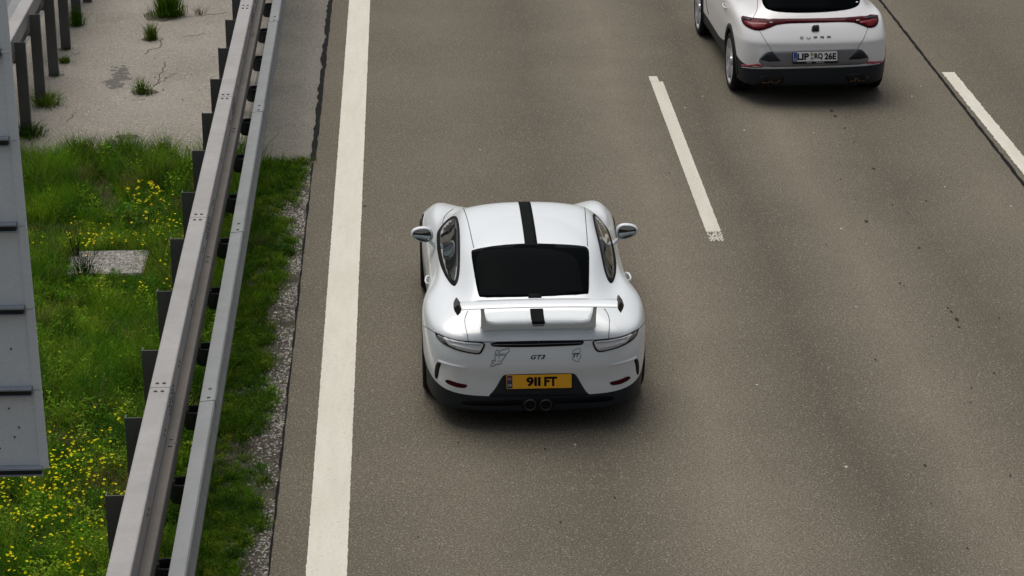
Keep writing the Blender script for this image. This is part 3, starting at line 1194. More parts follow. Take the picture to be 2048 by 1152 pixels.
# small yellow flowers
fl = []
for (u0, v0, su, sv, k) in ((90, 1000, 85, 75, 170), (150, 900, 60, 30, 80), (40, 985, 45, 22, 70), (60, 1085, 60, 40, 90), (190, 1060, 60, 55, 45), (215, 470, 75, 14, 85), (330, 455, 28, 22, 60), (180, 475, 30, 8, 25),
                            (300, 575, 40, 12, 28), (200, 600, 60, 30, 12), (110, 880, 30, 40, 20), (230, 830, 40, 30, 18), (180, 790, 60, 60, 14), (355, 400, 15, 15, 8), (200, 960, 60, 30, 60),
                            (355, 1090, 12, 50, 4), (385, 860, 14, 60, 5), (430, 700, 12, 60, 3), (300, 500, 60, 20, 16), (130, 940, 50, 20, 60)):
    for _ in range(max(1, int(k * .36))):
        cu, cv = random.gauss(u0, su), random.gauss(v0, sv)
        for _ in range(random.choice((1, 1, 2, 2, 3, 5))):
            fl.append((random.gauss(cu, 9), random.gauss(cv, 6), .10, .013))
VV, LL, TT, CC = [], [], [], []
off = 0


def add_flower(p, r, tiltv, colr):
    global off
    n = Vector(tiltv).normalized()
    a = n.orthogonal().normalized()
    b = n.cross(a)
    VV.append(p)
    k0 = random.uniform(0, 6.28)
    for i in range(10):
        an_ = k0 + i * math.pi / 5
        rr = r if i % 2 == 0 else r * .72
        q = p + (a * math.cos(an_) + b * math.sin(an_)) * rr + n * (r * .45 if i % 2 == 0 else r * .3)
        VV.append(q)
    for i in range(5):
        LL.extend((off, off + 1 + (2 * i - 1) % 10, off + 1 + 2 * i, off + 1 + (2 * i + 1) % 10))
        TT.append(4)
    CC.append(tuple(x * .75 for x in colr))
    CC.extend([colr] * 10)
    off += 11


stemP, stemH = [], []
for (u, v, hh, r) in fl:
    p = at(u, v, .09)
    if not (-4.7 < p.x < -1.15 and 13.5 < p.y < MED_Y) or (p.x > -2.0 and u < 300) or in_slab(np.array(p.x), np.array(p.y), -.04):
        continue
    zt = random.uniform(.13, .27)
    if random.random() < .3:
        zt = random.uniform(.07, .12)
    yc = (random.uniform(.70, .88), random.uniform(.62, .78), random.uniform(.0, .02))
    p = at(u, v, zt)
    add_flower(p, random.uniform(.008, .0145), (random.gauss(0, .3), random.gauss(-.15, .3), 1), yc)
    stemP.append((p.x, p.y, -.02))
    stemH.append(zt + .02)
fme = np_mesh('wildflowers', np.array([tuple(v) for v in VV]), np.array(LL), np.concatenate([[0], np.cumsum(TT)[:-1]]), np.array(TT))
set_cols(fme, np.array(CC))
fme.materials.append(M['petal'])
wf = link('wildflowers', fme)
tag(wf, 'hundreds of tiny yellow buttercups scattered through the median grass', 'wildflowers', kind='stuff')
sp_ = np.array(stemP)
sh_ = np.array(stemH)
me = plant_mesh('flower_stems', [blade_arrays(sp_, sh_, np.full(len(sp_), .0035), np.zeros(len(sp_)) + 1e-4, gcol(len(sp_), (.06, .11, .02)))], [])
so = link('flower_stems', me, None, wf)
so['kind'] = 'stuff'


# single plants one can pick out
def tuft(name, label, u, v, r, h, n, base, leafy=0.0, grp=None, lean=.5):
    p = at(u, v)
    t = empty(name, (p.x, p.y, 0))
    tag(t, label, 'weed', grp)
    ra = np.abs(rng.normal(0, r * .5, n))
    an_ = rng.uniform(0, 6.28, n)
    P = np.stack([ra * np.cos(an_), ra * np.sin(an_), np.full(n, -.012)], 1)
    hh = h * rng.uniform(.45, 1.1, n) * np.clip(1.15 - ra / (r * 1.6), .3, 1)
    bl = blade_arrays(P, hh, rng.uniform(.005, .010, n), hh * rng.uniform(.1, lean * 1.6, n), gcol(n, base, .3), an_)
    lfs = []
    if leafy:
        k = int(n * leafy)
        i = rng.integers(0, n, k)
        P2 = P[i] + np.stack([rng.normal(0, r * .12, k), rng.normal(0, r * .12, k), hh[i] * rng.uniform(.1, .95, k)], 1)
        ln = rng.uniform(.015, .045, k)
        lfs = [leaf_arrays(P2, ln, ln * .35, gcol(k, base, .35), rng.uniform(.0, 1.0, k))]
        me = plant_mesh('foliage', lfs and [] or [bl], lfs)
        link('foliage', me, None, t)
    me = plant_mesh('stems', [bl], [])
    link('stems', me, None, t)
    return t


G1, G2, G3 = (0.115, 0.235, 0.016), (0.130, 0.215, 0.026), (0.08, 0.155, 0.018)
WG = 'weeds in the cracks of the median paving'
tuft('grass_tuft', 'big bushy green weed growing from the large pothole in the paving', 338, 30, .22, .42, 900, G1, 1.2, WG, .35)
tuft('grass_tuft', 'upright forked weed below the big bushy one on the paving', 302, 78, .10, .27, 160, G2, 1.5, WG, .4)
tuft('grass_tuft', 'thin weed on the dirt patch beside the dark stain', 284, 186, .13, .22, 130, G2, 1.2, WG, .6)
tuft('dry_weed', 'small dry brown weed between the bushy weed and barrier', 401, 28, .10, .16, 34, (.10, .075, .045), 0.0, WG, .9)
tuft('grass_tuft', 'leafy weed at the foot of the nearest far-barrier post', 58, 272, .20, .20, 330, G3, 1.2, WG, .9)
tuft('grass_tuft', 'arching grass clump at the foot of the second far-barrier post', 90, 208, .22, .20, 420, G2, 0.0, WG, 1.1)
tuft('grass_tuft', 'little round tuft beside the third far-barrier post', 131, 124, .11, .11, 150, G2, .6, WG, .7)
tuft('grass_tuft', 'ivy-like weed climbing the fifth far-barrier post', 153, 50, .12, .30, 200, G1, 1.6, WG, .4)
tuft('grass_tuft', 'thin moss of grass at the third far-barrier post base', 112, 150, .10, .06, 90, G3, .8, WG, .8)
tuft('grass_tuft', 'small weeds at the fourth far-barrier post base', 131, 98, .10, .06, 70, G3, .8, WG, .8)
GT = 'tall weeds where the paving ends'
for (u, v, r, h, n, lb) in ((165, 335, .33, .40, 700, 'tall feathery green weeds at the paving edge nearest the sign'),
                            (255, 338, .30, .42, 620, 'tall feathery green weeds in the middle of the paving edge'),
                            (330, 332, .20, .38, 260, 'spiky upright weeds at the paving edge beside the barrier posts'),
                            (215, 330, .16, .36, 240, 'narrow tall weeds between the two feathery clumps'),
                            (95, 350, .26, .22, 300, 'lower weeds at the paving edge against the sign')):
    tuft('tall_weed', lb, u, v, r, h, n, G1, 1.8, GT, .28)
tuft('broad_leaf_weed', 'blue green leafy weed in front of the pale slab', 170, 556, .16, .34, 60, (0.025, 0.062, 0.028), 5.0, None, .5)
tuft('seeding_dock', 'thin dark seed stalk rising beside the pale slab', 152, 520, .05, .45, 26, (.055, .055, .03), .8, None, .2)
tuft('verge_grass_clump', 'pale grass clump on the dark ground cover beside the road', 512, 498, .16, .20, 220, (.085, .125, .035), 0.0, None, .8)
tuft('verge_weed', 'bright leafy weed at the gravel edge by the front rail', 565, 505, .14, .10, 260, (.05, .115, .022), 2.0, None, .9)
tuft('verge_grass_fringe', 'small grass fringe where the verge meets the shoulder asphalt', 602, 326, .12, .10, 120, G2, .8, None, .7)

# taller mustard plants with yellow heads
mroot = empty('mustard_plant', at(290, 420))
tag(mroot, 'loose group of taller yellow mustard heads near the barrier posts', 'plant')
hp, hh = [], []
for (u, v) in ((277, 362), (298, 365), (304, 366), (255, 378), (274, 377), (276, 389), (266, 393), (277, 403), (304, 377), (315, 376), (322, 384), (312, 389), (324, 398), (291, 402), (298, 396), (292, 425), (302, 410)):
    VV, LL, TT, CC = [], [], [], []
    off = 0
    z = random.uniform(.42, .55)
    p = at(u, v, z) - Vector(mroot.location)
    for _ in range(6):
        add_flower(p + Vector((random.gauss(0, .011), random.gauss(0, .011), random.gauss(0, .010))), random.uniform(.010, .015), (random.gauss(0, .6), random.gauss(0, .6), 1), (random.uniform(.65, .82), random.uniform(.62, .75), .03))
    hp.append((p.x, p.y, -.03))
    hh.append(z + .02)
    fme = np_mesh('flower_head', np.array([tuple(v_) for v_ in VV]), np.array(LL), np.concatenate([[0], np.cumsum(TT)[:-1]]), np.array(TT))
    set_cols(fme, np.array(CC))
    fme.materials.append(M['petal'])
    link('flower_head', fme, None, mroot)
hp, hh = np.array(hp), np.array(hh)
me = plant_mesh('stems', [blade_arrays(hp, hh, np.full(len(hp), .005), np.full(len(hp), .0005), gcol(len(hp), (.06, .12, .03)))], [])
link('stems', me, None, mroot)

# the old concrete slab sunk in the grass
sr = empty('concrete_slab', ((slx0 + slx1) / 2, (sly0 + sly1) / 2, 0))
tag(sr, 'pale exposed-aggregate concrete slab sunk in the median grass', 'slab')
hw, hd = (slx1 - slx0) / 2, (sly1 - sly0) / 2
bm = bmesh.new()
add_box(bm, -hw, hw, -hd, hd, -.12, .045)
bmesh.ops.bevel(bm, geom=bm.edges[:], offset=.012, segments=2, affect='EDGES')
bmobj('slab_top', bm, M['slab'], sr)
box('slab_edge', (-hw - .85, -hw - .005, hd - .18, hd - .02, -.12, .012), M['slab'], sr, .01)
# ------------------------------------------------------------------ cars


def bspline_surface(P, su, sv, corr=0.75):
    """P[u][v] half-body control net (u rear centre -> side -> front centre, v sill -> roof spine); mirrored padding"""
    P = np.array(P, float)
    mir = np.array([-1, 1, 1])

    def pad(Q):
        top = Q[:, -2:-1] * mir
        bot = 2 * Q[:, :1] - Q[:, 1:2]
        Q = np.concatenate([bot, Q, top], 1)
        return np.concatenate([Q[1:2] * mir, Q, Q[-2:-1] * mir], 0)

    def basis(t):
        return np.stack([(1 - t) ** 3, 3 * t ** 3 - 6 * t ** 2 + 4, -3 * t ** 3 + 3 * t ** 2 + 3 * t + 1, t ** 3], -1) / 6

    def ev(Q, n, axis):
        Q = np.moveaxis(Q, axis, 0)
        m = Q.shape[0] - 3
        out = []
        bs = basis(np.arange(n) / n)
        for i in range(m):
            for b in bs:
                out.append(sum(b[k] * Q[i + k] for k in range(4)))
        b = basis(np.array(1.0))
        out.append(sum(b[k] * Q[m - 1 + k] for k in range(4)))
        return np.moveaxis(np.array(out), 0, axis)
    C = P.copy()
    for _ in range(2):
        G = ev(ev(pad(C), 1, 0), 1, 1)
        C = C + corr * (P - G)
    return ev(ev(pad(C), su, 0), sv, 1)


def car_shell(G, dark, arches, su, sv):
    """closed body mesh from the half grid, wheel arches cut, split by material index; returns dict of meshes"""
    nu, nv = G.shape[:2]
    ring = [G[i] for i in range(nu)] + [G[i] * np.array([-1, 1, 1]) for i in range(nu - 2, 0, -1)]
    ring = np.array(ring)
    m = len(ring)
    bm = bmesh.new()
    vv = [[bm.verts.new(ring[i, j]) for j in range(nv)] for i in range(m)]
    for i in range(m):
        k = (i + 1) % m
        ih = min(i, m - 1 - i)
        for j in range(nv - 1):
            f = bm.faces.new([vv[i][j], vv[k][j], vv[k][j + 1], vv[i][j + 1]])
            f.smooth = True
            f.material_index = dark(ih, j)
    f = bm.faces.new([vv[i][0] for i in range(m - 1, -1, -1)])
    f.material_index = 1
    bmesh.ops.remove_doubles(bm, verts=bm.verts, dist=1e-4)
    bmesh.ops.recalc_face_normals(bm, faces=bm.faces)
    me = bpy.data.meshes.new('shell')
    bm.to_mesh(me)
    bm.free()
    me.materials.append(M['white'])
    me.materials.append(M['plastic'])
    me.materials.append(M['soot'])
    o = bpy.data.objects.new('shell', me)
    COL.objects.link(o)
    tmp = [o]
    for (y, z, r, x0, x1) in arches:
        for s in (-1, 1):
            b2 = bmesh.new()
            bmesh.ops.create_cone(b2, cap_ends=True, segments=56, radius1=r, radius2=r, depth=x1 - x0)
            bmesh.ops.rotate(b2, verts=b2.verts, cent=(0, 0, 0), matrix=Matrix.Rotation(math.pi / 2, 3, 'Y'))
            bmesh.ops.translate(b2, verts=b2.verts, vec=(s * (x0 + x1) / 2, y, z))
            for f in b2.faces:
                f.material_index = 2
            cm = bpy.data.meshes.new('cut')
            b2.to_mesh(cm)
            b2.free()
            for q in ('white', 'plastic', 'soot'):
                cm.materials.append(M[q])
            co = bpy.data.objects.new('cut', cm)
            COL.objects.link(co)
            md = o.modifiers.new('b', 'BOOLEAN')
            md.operation = 'DIFFERENCE'
            md.solver = 'EXACT'
            md.object = co
            tmp.append(co)
    dg = bpy.context.evaluated_depsgraph_get()
    dg.update()
    res = bpy.data.meshes.new_from_object(o.evaluated_get(dg))
    for q in tmp:
        bpy.data.objects.remove(q)
    out = {}
    for idx in range(3):
        b2 = bmesh.new()
        b2.from_mesh(res)
        bmesh.ops.delete(b2, geom=[f for f in b2.faces if f.material_index != idx], context='FACES')
        mm = bpy.data.meshes.new('part')
        b2.to_mesh(mm)
        b2.free()
        for p in mm.polygons:
            p.material_index = 0
        out[idx] = mm
    b2 = bmesh.new()
    b2.from_mesh(res)
    b2.normal_update()
    bv = BVHTree.FromBMesh(b2)
    b2.free()
    return out, bv


def housings(me, parent, ymid):
    for sx in (-1, 1):
        for sy in (-1, 1):
            b2 = bmesh.new()
            b2.from_mesh(me)
            bmesh.ops.delete(b2, geom=[f for f in b2.faces if f.calc_center_median().x * sx < 0 or (f.calc_center_median().y - ymid) * sy < 0], context='FACES')
            mm = bpy.data.meshes.new('wheel_housing')
            b2.to_mesh(mm)
            b2.free()
            mm.materials.clear()
            link('wheel_housing', mm, M['soot'], parent)


class Car:
    def __init__(self, name, label, loc, rz, group):
        self.t = empty(name, loc, rz)
        tag(self.t, label, 'car', group)
        self.mw = Matrix.Translation(Vector(loc)) @ Matrix.Rotation(rz, 4, 'Z')
        self.mi = self.mw.inverted()
        self.o = self.mi @ CAM

    def px(self, u, v):
        d = (self.mi.to_3x3() @ ray_dir(u, v)).normalized()
        h = self.bv.ray_cast(self.o, d)
        if h[0] is None:
            h = self.bv.find_nearest(self.o + d * self.dist)
        else:
            self.dist = (h[0] - self.o).length
        n = h[1]
        if n.dot(d) > 0:
            n = -n
        return h[0], n

    def rear(self, x, z):
        h = self.bv.ray_cast(Vector((x, -5, z)), Vector((0, 1, 0)))
        return h[0], h[1]

    def sidew(self, y, z, s=-1):
        h = self.bv.ray_cast(Vector((s * 3, y, z)), Vector((-s, 0, 0)))
        if h[0] is None:
            h = self.bv.find_nearest(Vector((s * .9, y, z)))
        return h[0], h[1]

    def patch2d(self, name, vs, fs, mp, mat, off=.003, th=.005, mirror=False, parent=None, smooth=True, label=None):
        hits = [mp(*v) for v in vs]
        top = [p + n * off for p, n in hits]
        bot = [p - n * th for p, n in hits]
        n = len(top)
        ec = {}
        for f in fs:
            for a, b in zip(f, f[1:] + f[:1]):
                ec[(a, b)] = 1
        faces = [tuple(f) for f in fs]
        nf = len(faces)
        for (a, b) in ec:
            if (b, a) not in ec:
                faces.append((b, a, n + a, n + b))
        res = []
        for sgn in ((1, -1) if mirror else (1,)):
            V = [(sgn * v.x, v.y, v.z) for v in top + bot]
            # orient outwards
            a, b, c = (Vector(V[i]) for i in faces[0][:3])
            nn = hits[faces[0][0]][1]
            nn = Vector((sgn * nn.x, nn.y, nn.z))
            flip = (b - a).cross(c - a).dot(nn) < 0
            FF = [f[::-1] for f in faces] if flip else faces
            me = bpy.data.meshes.new(name)
            me.from_pydata(V, [], FF)
            me.update()
            o = link(name, me, mat, (parent if not isinstance(parent, (list, tuple)) else parent[0 if sgn == 1 else 1]) or self.t)
            if smooth:
                fl = [i < nf for i in range(len(FF))]
                me.polygons.foreach_set('use_smooth', fl)
            if label:
                o['label'] = label
            res.append(o)
        return res if mirror else res[0]

    def patch(self, name, outline, mat, mp=None, grid=7.0, sm=2, **kw):
        mp = mp or self.px
        vs, fs = tri2d(chaikin(outline, sm) if sm else outline, grid)
        return self.patch2d(name, vs, fs, mp, mat, **kw)

    def line(self, name, pts, wd, mat, mp=None, sm=2, **kw):
        """thin ribbon of wd metres along a pixel polyline"""
        mp = mp or self.px
        p = chaikin(pts, sm, False)
        vs, fs = stroke2d(p, wd)
        kw.setdefault('off', .0015)
        return self.patch2d(name, vs, fs, mp, mat, **kw)


def wheel(car, x, y, r, wdt, s, spokes, rimmat, rr):
    """s=-1 left, 1 right: tyre with rim, spokes and hub"""
    t = empty('wheel', (x, y, r))
    t.parent = car
    prof = [(rr, -wdt / 2 + .02), (rr + .02, -wdt / 2), (r - .035, -wdt / 2), (r - .012, -wdt / 2 + .012), (r, -wdt / 2 + .035), (r, -.02), (r - .006, -.018), (r - .006, -.010), (r, -.008), (r, .008), (r - .006, .010), (r - .006, .018), (r, .02), (r, wdt / 2 - .035), (r - .012, wdt / 2 - .012), (r - .035, wdt / 2), (rr + .02, wdt / 2), (rr, wdt / 2 - .02)]
    ns = 48

    def lathe(name, prof, mat, smooth=True):
        bm = bmesh.new()
        rows = [[bm.verts.new((q, a * math.cos(2 * math.pi * i / ns), a * math.sin(2 * math.pi * i / ns))) for i in range(ns)] for a, q in prof]
        for k in range(len(prof) - 1):
            for i in range(ns):
                bm.faces.new([rows[k][i], rows[k][(i + 1) % ns], rows[k + 1][(i + 1) % ns], rows[k + 1][i]])
        return bmobj(name, bm, mat, t, smooth)
    lathe('tyre', prof, M['tyre'])
    o = s * wdt / 2
    lathe('rim', [(rr + .012, o - s * .006), (rr - .004, o - s * .004), (rr - .02, o - s * .03), (rr - .02, -o), (rr - .035, -o), (rr - .035, o - s * .10), (.06, o - s * .11), (.02, o - s * .11)], rimmat)
    for k in range(spokes):
        for dd in (-.13, .13):
            a = 2 * math.pi * k / spokes + .3
            bm = bmesh.new()
            a2 = a + dd
            hw = .020
            p0 = Vector((0, math.cos(a) * .05, math.sin(a) * .05))
            p1 = Vector((0, math.cos(a2) * (rr - .012), math.sin(a2) * (rr - .012)))
            dr = (p1 - p0).normalized()
            sd_ = Vector((0, -dr.z, dr.y)) * hw
            vs = []
            for p, xx in ((p0, o - s * .03), (p1, o - s * .010)):
                for q, dx in ((sd_, 0), (-sd_, 0), (-sd_ * 1.2, -s * .045), (sd_ * 1.2, -s * .045)):
                    w_ = p + q
                    vs.append(bm.verts.new((xx + dx, w_.y, w_.z)))
            for f in ((0, 1, 5, 4), (1, 2, 6, 5), (2, 3, 7, 6), (3, 0, 4, 7), (0, 3, 2, 1), (4, 5, 6, 7)):
                bm.faces.new([vs[i] for i in f])
            bmobj('spoke', bm, rimmat, t)
    bm = bmesh.new()
    bmesh.ops.create_cone(bm, cap_ends=True, segments=20, radius1=.065, radius2=.05, depth=.03)
    h = bmobj('hub', bm, rimmat, t)
    h.rotation_euler = (0, s * math.pi / 2, 0)
    h.location = (o - s * .028, 0, 0)
    return t


def plate_frame(car, centre, right, upv, w_, h_):
    """maps plate coordinates (metres) to the car frame"""
    nrm = right.cross(upv).normalized()

    def mp(a, b, off=0.0):
        return centre + right * a + upv * b + nrm * off
    return mp, nrm


def flat2d(name, vs, fs, mp, off, mat, parent, th=.0):
    V = [mp(a, b, off) for a, b in vs]
    a, b, c = V[fs[0][0]], V[fs[0][1]], V[fs[0][2]]
    return pyobj(name, V, fs, mat, parent)


def flat_box(name, w_, h_, mp, o0, o1, mat, parent, rad=.008):
    pts = []
    for sx, sy in ((1, 1), (-1, 1), (-1, -1), (1, -1)):
        for k in range(4):
            a = math.atan2(sy, sx) - math.pi / 4 + k / 3 * math.pi / 2
            pts.append((sx * (w_ / 2 - rad) + rad * math.cos(a), sy * (h_ / 2 - rad) + rad * math.sin(a)))
    n = len(pts)
    V = [mp(a, b, o1) for a, b in pts] + [mp(a, b, o0) for a, b in pts]
    bm = bmesh.new()
    bv = [bm.verts.new(v) for v in V]
    bm.faces.new(bv[:n])
    bm.faces.new(bv[n:][::-1])
    for i in range(n):
        bm.faces.new([bv[i], bv[n + i], bv[n + (i + 1) % n], bv[(i + 1) % n]])
    return bmobj(name, bm, mat, parent)


# ================================================================== the white coupe
pc = at(1077, 762, .44)
CARGRP = None
A = Car('sports_car', 'white sports coupe with black centre stripe, rear wing and yellow plate', (pc.x, pc.y + .97, 0), R(0.2), CARGRP)
bx = [0, .30, .56, .745, .855, .912, .930, .868, .862, .868, .885, .905, .875, .74, .42, 0]
by = [-.985, -.978, -.945, -.855, -.67, -.36, .03, .50, .95, 1.5, 2.0, 2.45, 2.88, 3.18, 3.33, 3.38]


def lvl(ri, si, z, ks=None):
    """ring inset from the base outline: ri at the ends, si at the sides; z keyed over the 16 stations"""
    zz = np.interp(range(16), [k for k, _ in z], [q for _, q in z])
    o = []
    for i in range(16):
        x_, y_ = bx[i], by[i]
        end = np.clip((abs(y_ - 1.2) - 1.6) / .7, 0, 1)
        sx_ = x_ * (1 - si / .92)
        sy_ = y_ - math.copysign(ri, y_) * end
        o.append((sx_, sy_, zz[i]))
    return o


L = [
    lvl(.16, .10, [(0, .15), (15, .14)]),
    lvl(.055, .035, [(0, .165), (4, .17), (6, .15), (15, .14)]),
    lvl(.025, .022, [(0, .20), (4, .21), (6, .20), (15, .17)]),
    lvl(.005, .010, [(0, .315), (2, .315), (3, .335), (4, .37), (5, .40), (6, .36), (7, .30), (11, .28), (13, .22), (15, .22)]),
    lvl(.022, .0, [(0, .45), (11, .45), (13, .33), (15, .30)]),
    lvl(-.004, .002, [(0, .575), (2, .58), (4, .62), (6, .63), (8, .60), (11, .56), (13, .40), (15, .36)]),
    lvl(.055, .018, [(0, .73), (2, .73), (3, .745), (4, .76), (6, .765), (8, .72), (11, .67), (12, .60), (13, .47), (15, .42)]),
    # rear edge of lid and wings
    [(0, -.905, .795), (.30, -.90, .797), (.55, -.865, .803), (.72, -.765, .815), (.80, -.60, .825), (.845, -.33, .83), (.862, .02, .835), (.808, .50, .795), (.806, .95, .79), (.815, 1.5, .775),
     (.85, 2.0, .755), (.845, 2.43, .735), (.79, 2.82, .67), (.66, 3.08, .55), (.38, 3.22, .485), (0, 3.27, .475)],
    [(0, -.66, .895), (.29, -.655, .895), (.52, -.61, .89), (.655, -.50, .885), (.715, -.37, .885), (.755, -.18, .888), (.770, .10, .888), (.768, .50, .872), (.772, .95, .868), (.775, 1.5, .85),
     (.775, 2.0, .842), (.735, 2.40, .838), (.67, 2.74, .742), (.54, 2.95, .615), (.31, 3.04, .55), (0, 3.07, .54)],
    [(0, -.46, .975), (.28, -.455, .97), (.47, -.42, .955), (.575, -.33, .93), (.635, -.20, .918), (.675, -.05, .915), (.70, .14, .915), (.722, .50, .912), (.735, .97, .912), (.735, 1.42, .905),
     (.705, 1.82, .875), (.60, 2.05, .825), (.45, 2.18, .825), (.30, 2.24, .83), (.15, 2.27, .832), (0, 2.28, .832)],
    [(0, -.17, 1.085), (.27, -.165, 1.08), (.455, -.14, 1.06), (.545, -.05, 1.03), (.59, .06, 1.02), (.62, .20, 1.018), (.64, .35, 1.018), (.655, .62, 1.02), (.66, .97, 1.022), (.655, 1.32, 1.02),
     (.62, 1.58, 1.01), (.53, 1.72, .99), (.40, 1.79, .985), (.27, 1.82, .985), (.13, 1.835, .985), (0, 1.84, .985)],
    [(0, .16, 1.195), (.25, .165, 1.19), (.425, .18, 1.17), (.50, .25, 1.148), (.53, .34, 1.142), (.55, .45, 1.142), (.562, .58, 1.146), (.57, .78, 1.15), (.572, .98, 1.152), (.565, 1.16, 1.15),
     (.535, 1.30, 1.145), (.465, 1.37, 1.143), (.37, 1.41, 1.145), (.25, 1.43, 1.15), (.12, 1.435, 1.152), (0, 1.435, 1.153)],
    [(0, .56, 1.226), (.16, .57, 1.224), (.28, .60, 1.217), (.34, .64, 1.209), (.37, .69, 1.206), (.385, .74, 1.206), (.393, .80, 1.208), (.40, .89, 1.209), (.40, .98, 1.209), (.395, 1.06, 1.208),
     (.37, 1.13, 1.206), (.32, 1.19, 1.206), (.25, 1.23, 1.208), (.16, 1.25, 1.212), (.08, 1.26, 1.214), (0, 1.265, 1.215)],
    [(0, .80 + .018 * i, 1.234) for i in range(16)],
]
NET = [[L[j][i] for j in range(len(L))] for i in range(16)]
SU, SV = 6, 5
G = bspline_surface(NET, SU, SV)
WHEEL_R = .352
parts, A.bv = car_shell(G, lambda i, j: 1 if (j < 3 * SV and i < 5.4 * SU) else (1 if j < 1 * SV else 0),
                        [(0.02, .345, .385, .60, 1.2), (2.457, .335, .370, .58, 1.2)], SU, SV)
A.dist = 18
T = A.t
body = link('body', parts[0], M['white'], T)
valance = link('rear_valance', parts[1], M['plastic'], T)
valance['label'] = 'dark grey lower rear apron'
housings(parts[2], T, 1.2)
for o in (body, valance):
    o.data.materials.clear()
    o.data.materials.append(M['white'] if o is body else M['plastic'])
for s in (-1, 1):
    wheel(T, s * .775, 0, WHEEL_R, .295, s, 5, M['alloy'], .255)
    wheel(T, s * .785, 2.457, .335, .245, s, 5, M['alloy'], .25)


def z1(p):
    return [(800 + x / 3.84, 380 + y / 3.84) for x, y in p]


def z2(p):
    return [(800 + x / 3.84, 580 + y / 3.84) for x, y in p]


def zl(p):
    return [(820 + x / 5.483, 390 + y / 5.483) for x, y in p]


# glass
A.patch('rear_window', z1([(545, 480), (560, 458), (760, 424), (1000, 410), (1250, 418), (1410, 430), (1440, 445), (1453, 480), (1452, 640), (1450, 785), (1440, 802), (1080, 818), (830, 823), (620, 827), (600, 805), (570, 640)]),
        M['glass'], off=.003, sm=1)
fr_ = A.patch('side_window', zl([(490, 228), (517, 240), (537, 300), (549, 420), (551, 700), (545, 850), (527, 950), (502, 992), (478, 1000), (440, 970), (380, 880), (330, 760), (302, 620), (293, 500), (297, 410), (340, 345), (400, 280), (450, 240)]),
              M['blacktrim'], off=.003, mirror=True, grid=5)
A.patch('pane', zl([(485, 258), (505, 275), (520, 330), (528, 430), (527, 700), (520, 850), (500, 940), (475, 965), (440, 925), (395, 820), (360, 690), (338, 560), (333, 450), (352, 370), (410, 305)]),
        M['sideglass'], off=.0055, th=.004, mirror=True, grid=5, parent=fr_)
# stripe
def on_top(a, b):
    h = A.bv.ray_cast(Vector((a, b, 3)), Vector((0, 0, -1)))
    return h[0], h[1]


A.patch('roof_stripe', [(-.053, .10), (.053, .10)] + [(.053, y_) for y_ in np.arange(.2, 1.5, .1)] + [(.053, 1.55), (-.053, 1.55)] + [(-.053, y_) for y_ in np.arange(1.4, .15, -.1)], M['stripe'], mp=on_top, off=.002, sm=0, grid=.05)
A.patch('window_stripe', z1([(985, 800), (1085, 797), (1087, 828), (986, 830)]), M['stripe'], off=.0045, sm=0, grid=4)
# seams
A.line('roof_seam', z1([(487, 138), (505, 185), (522, 240), (550, 370), (567, 446)]), 1.3, M['gap'], mirror=True)
A.line('lid_seam', z2([(522, 160), (505, 195), (497, 225), (500, 275), (515, 330), (524, 390)]), 1.1, M['gap'], mirror=True)
A.line('wing_seam', z2([(158, 264), (215, 293), (268, 326)]), .9, M['gap'], mirror=True)
A.line('door_seam', z1([(328, 262), (335, 215), (365, 175), (410, 145)]), .9, M['gap'], mirror=True)
A.line('lid_edge_shade', z2([(268, 325), (330, 352), (400, 376), (470, 390), (560, 397), (655, 400), (760, 399), (900, 396), (1062, 392)]), 1.7, M['gap'], off=.001, mirror=True)  # shadow line under the lid edge, drawn as a dark strip
# tail lamps
tl = z2([(266, 324), (300, 333), (400, 377), (520, 397), (657, 401), (650, 440), (628, 485), (600, 496), (540, 488), (440, 466), (340, 421), (288, 375)])
lamps = A.patch('tail_lamp', tl, M['gloss'], off=.004, mirror=True, grid=5)
A.patch('lens', z2([(318, 352), (400, 385), (520, 403), (645, 408), (634, 440), (616, 474), (598, 484), (540, 477), (445, 455), (370, 420)]), M['lens'], off=.007, th=.004, mirror=True, grid=4, parent=lamps)
A.patch('smoked_end', z2([(282, 340), (318, 353), (345, 372), (372, 412), (345, 408), (305, 378)]), M['lens3'], off=.0072, th=.004, mirror=True, grid=4, parent=lamps)
A.patch('lamp_bar', z2([(395, 425), (470, 446), (560, 462), (606, 464), (614, 452), (560, 446), (470, 430), (405, 410)]), M['lens2'], off=.0095, th=.004, mirror=True, grid=4, parent=lamps)
A.line('lamp_rib', z2([(380, 390), (450, 407), (540, 418), (625, 422)]), .9, M['lens3'], off=.0095, mirror=True, parent=lamps)
A.line('lamp_rib', z2([(395, 432), (470, 454), (560, 470), (600, 472)]), .7, M['lens3'], off=.0098, mirror=True, parent=lamps)
# grille strip
gr = A.patch('rear_grille', z2([(688, 402), (1000, 394), (1417, 383), (1408, 414), (1380, 425), (1000, 440), (722, 438), (700, 425)]), M['blacktrim'], off=.003, grid=6)
A.line('grille_slat', z2([(712, 420), (1000, 418), (1395, 405)]), 1.0, M['greytrim'], off=.007, parent=gr)
# bumper vents with channel, reflectors
A.patch('bumper_vent', z2([(300, 546), (320, 560), (303, 600), (294, 660), (282, 687), (267, 665), (269, 600), (281, 560)]), M['soot'], off=.003, mirror=True, grid=4)


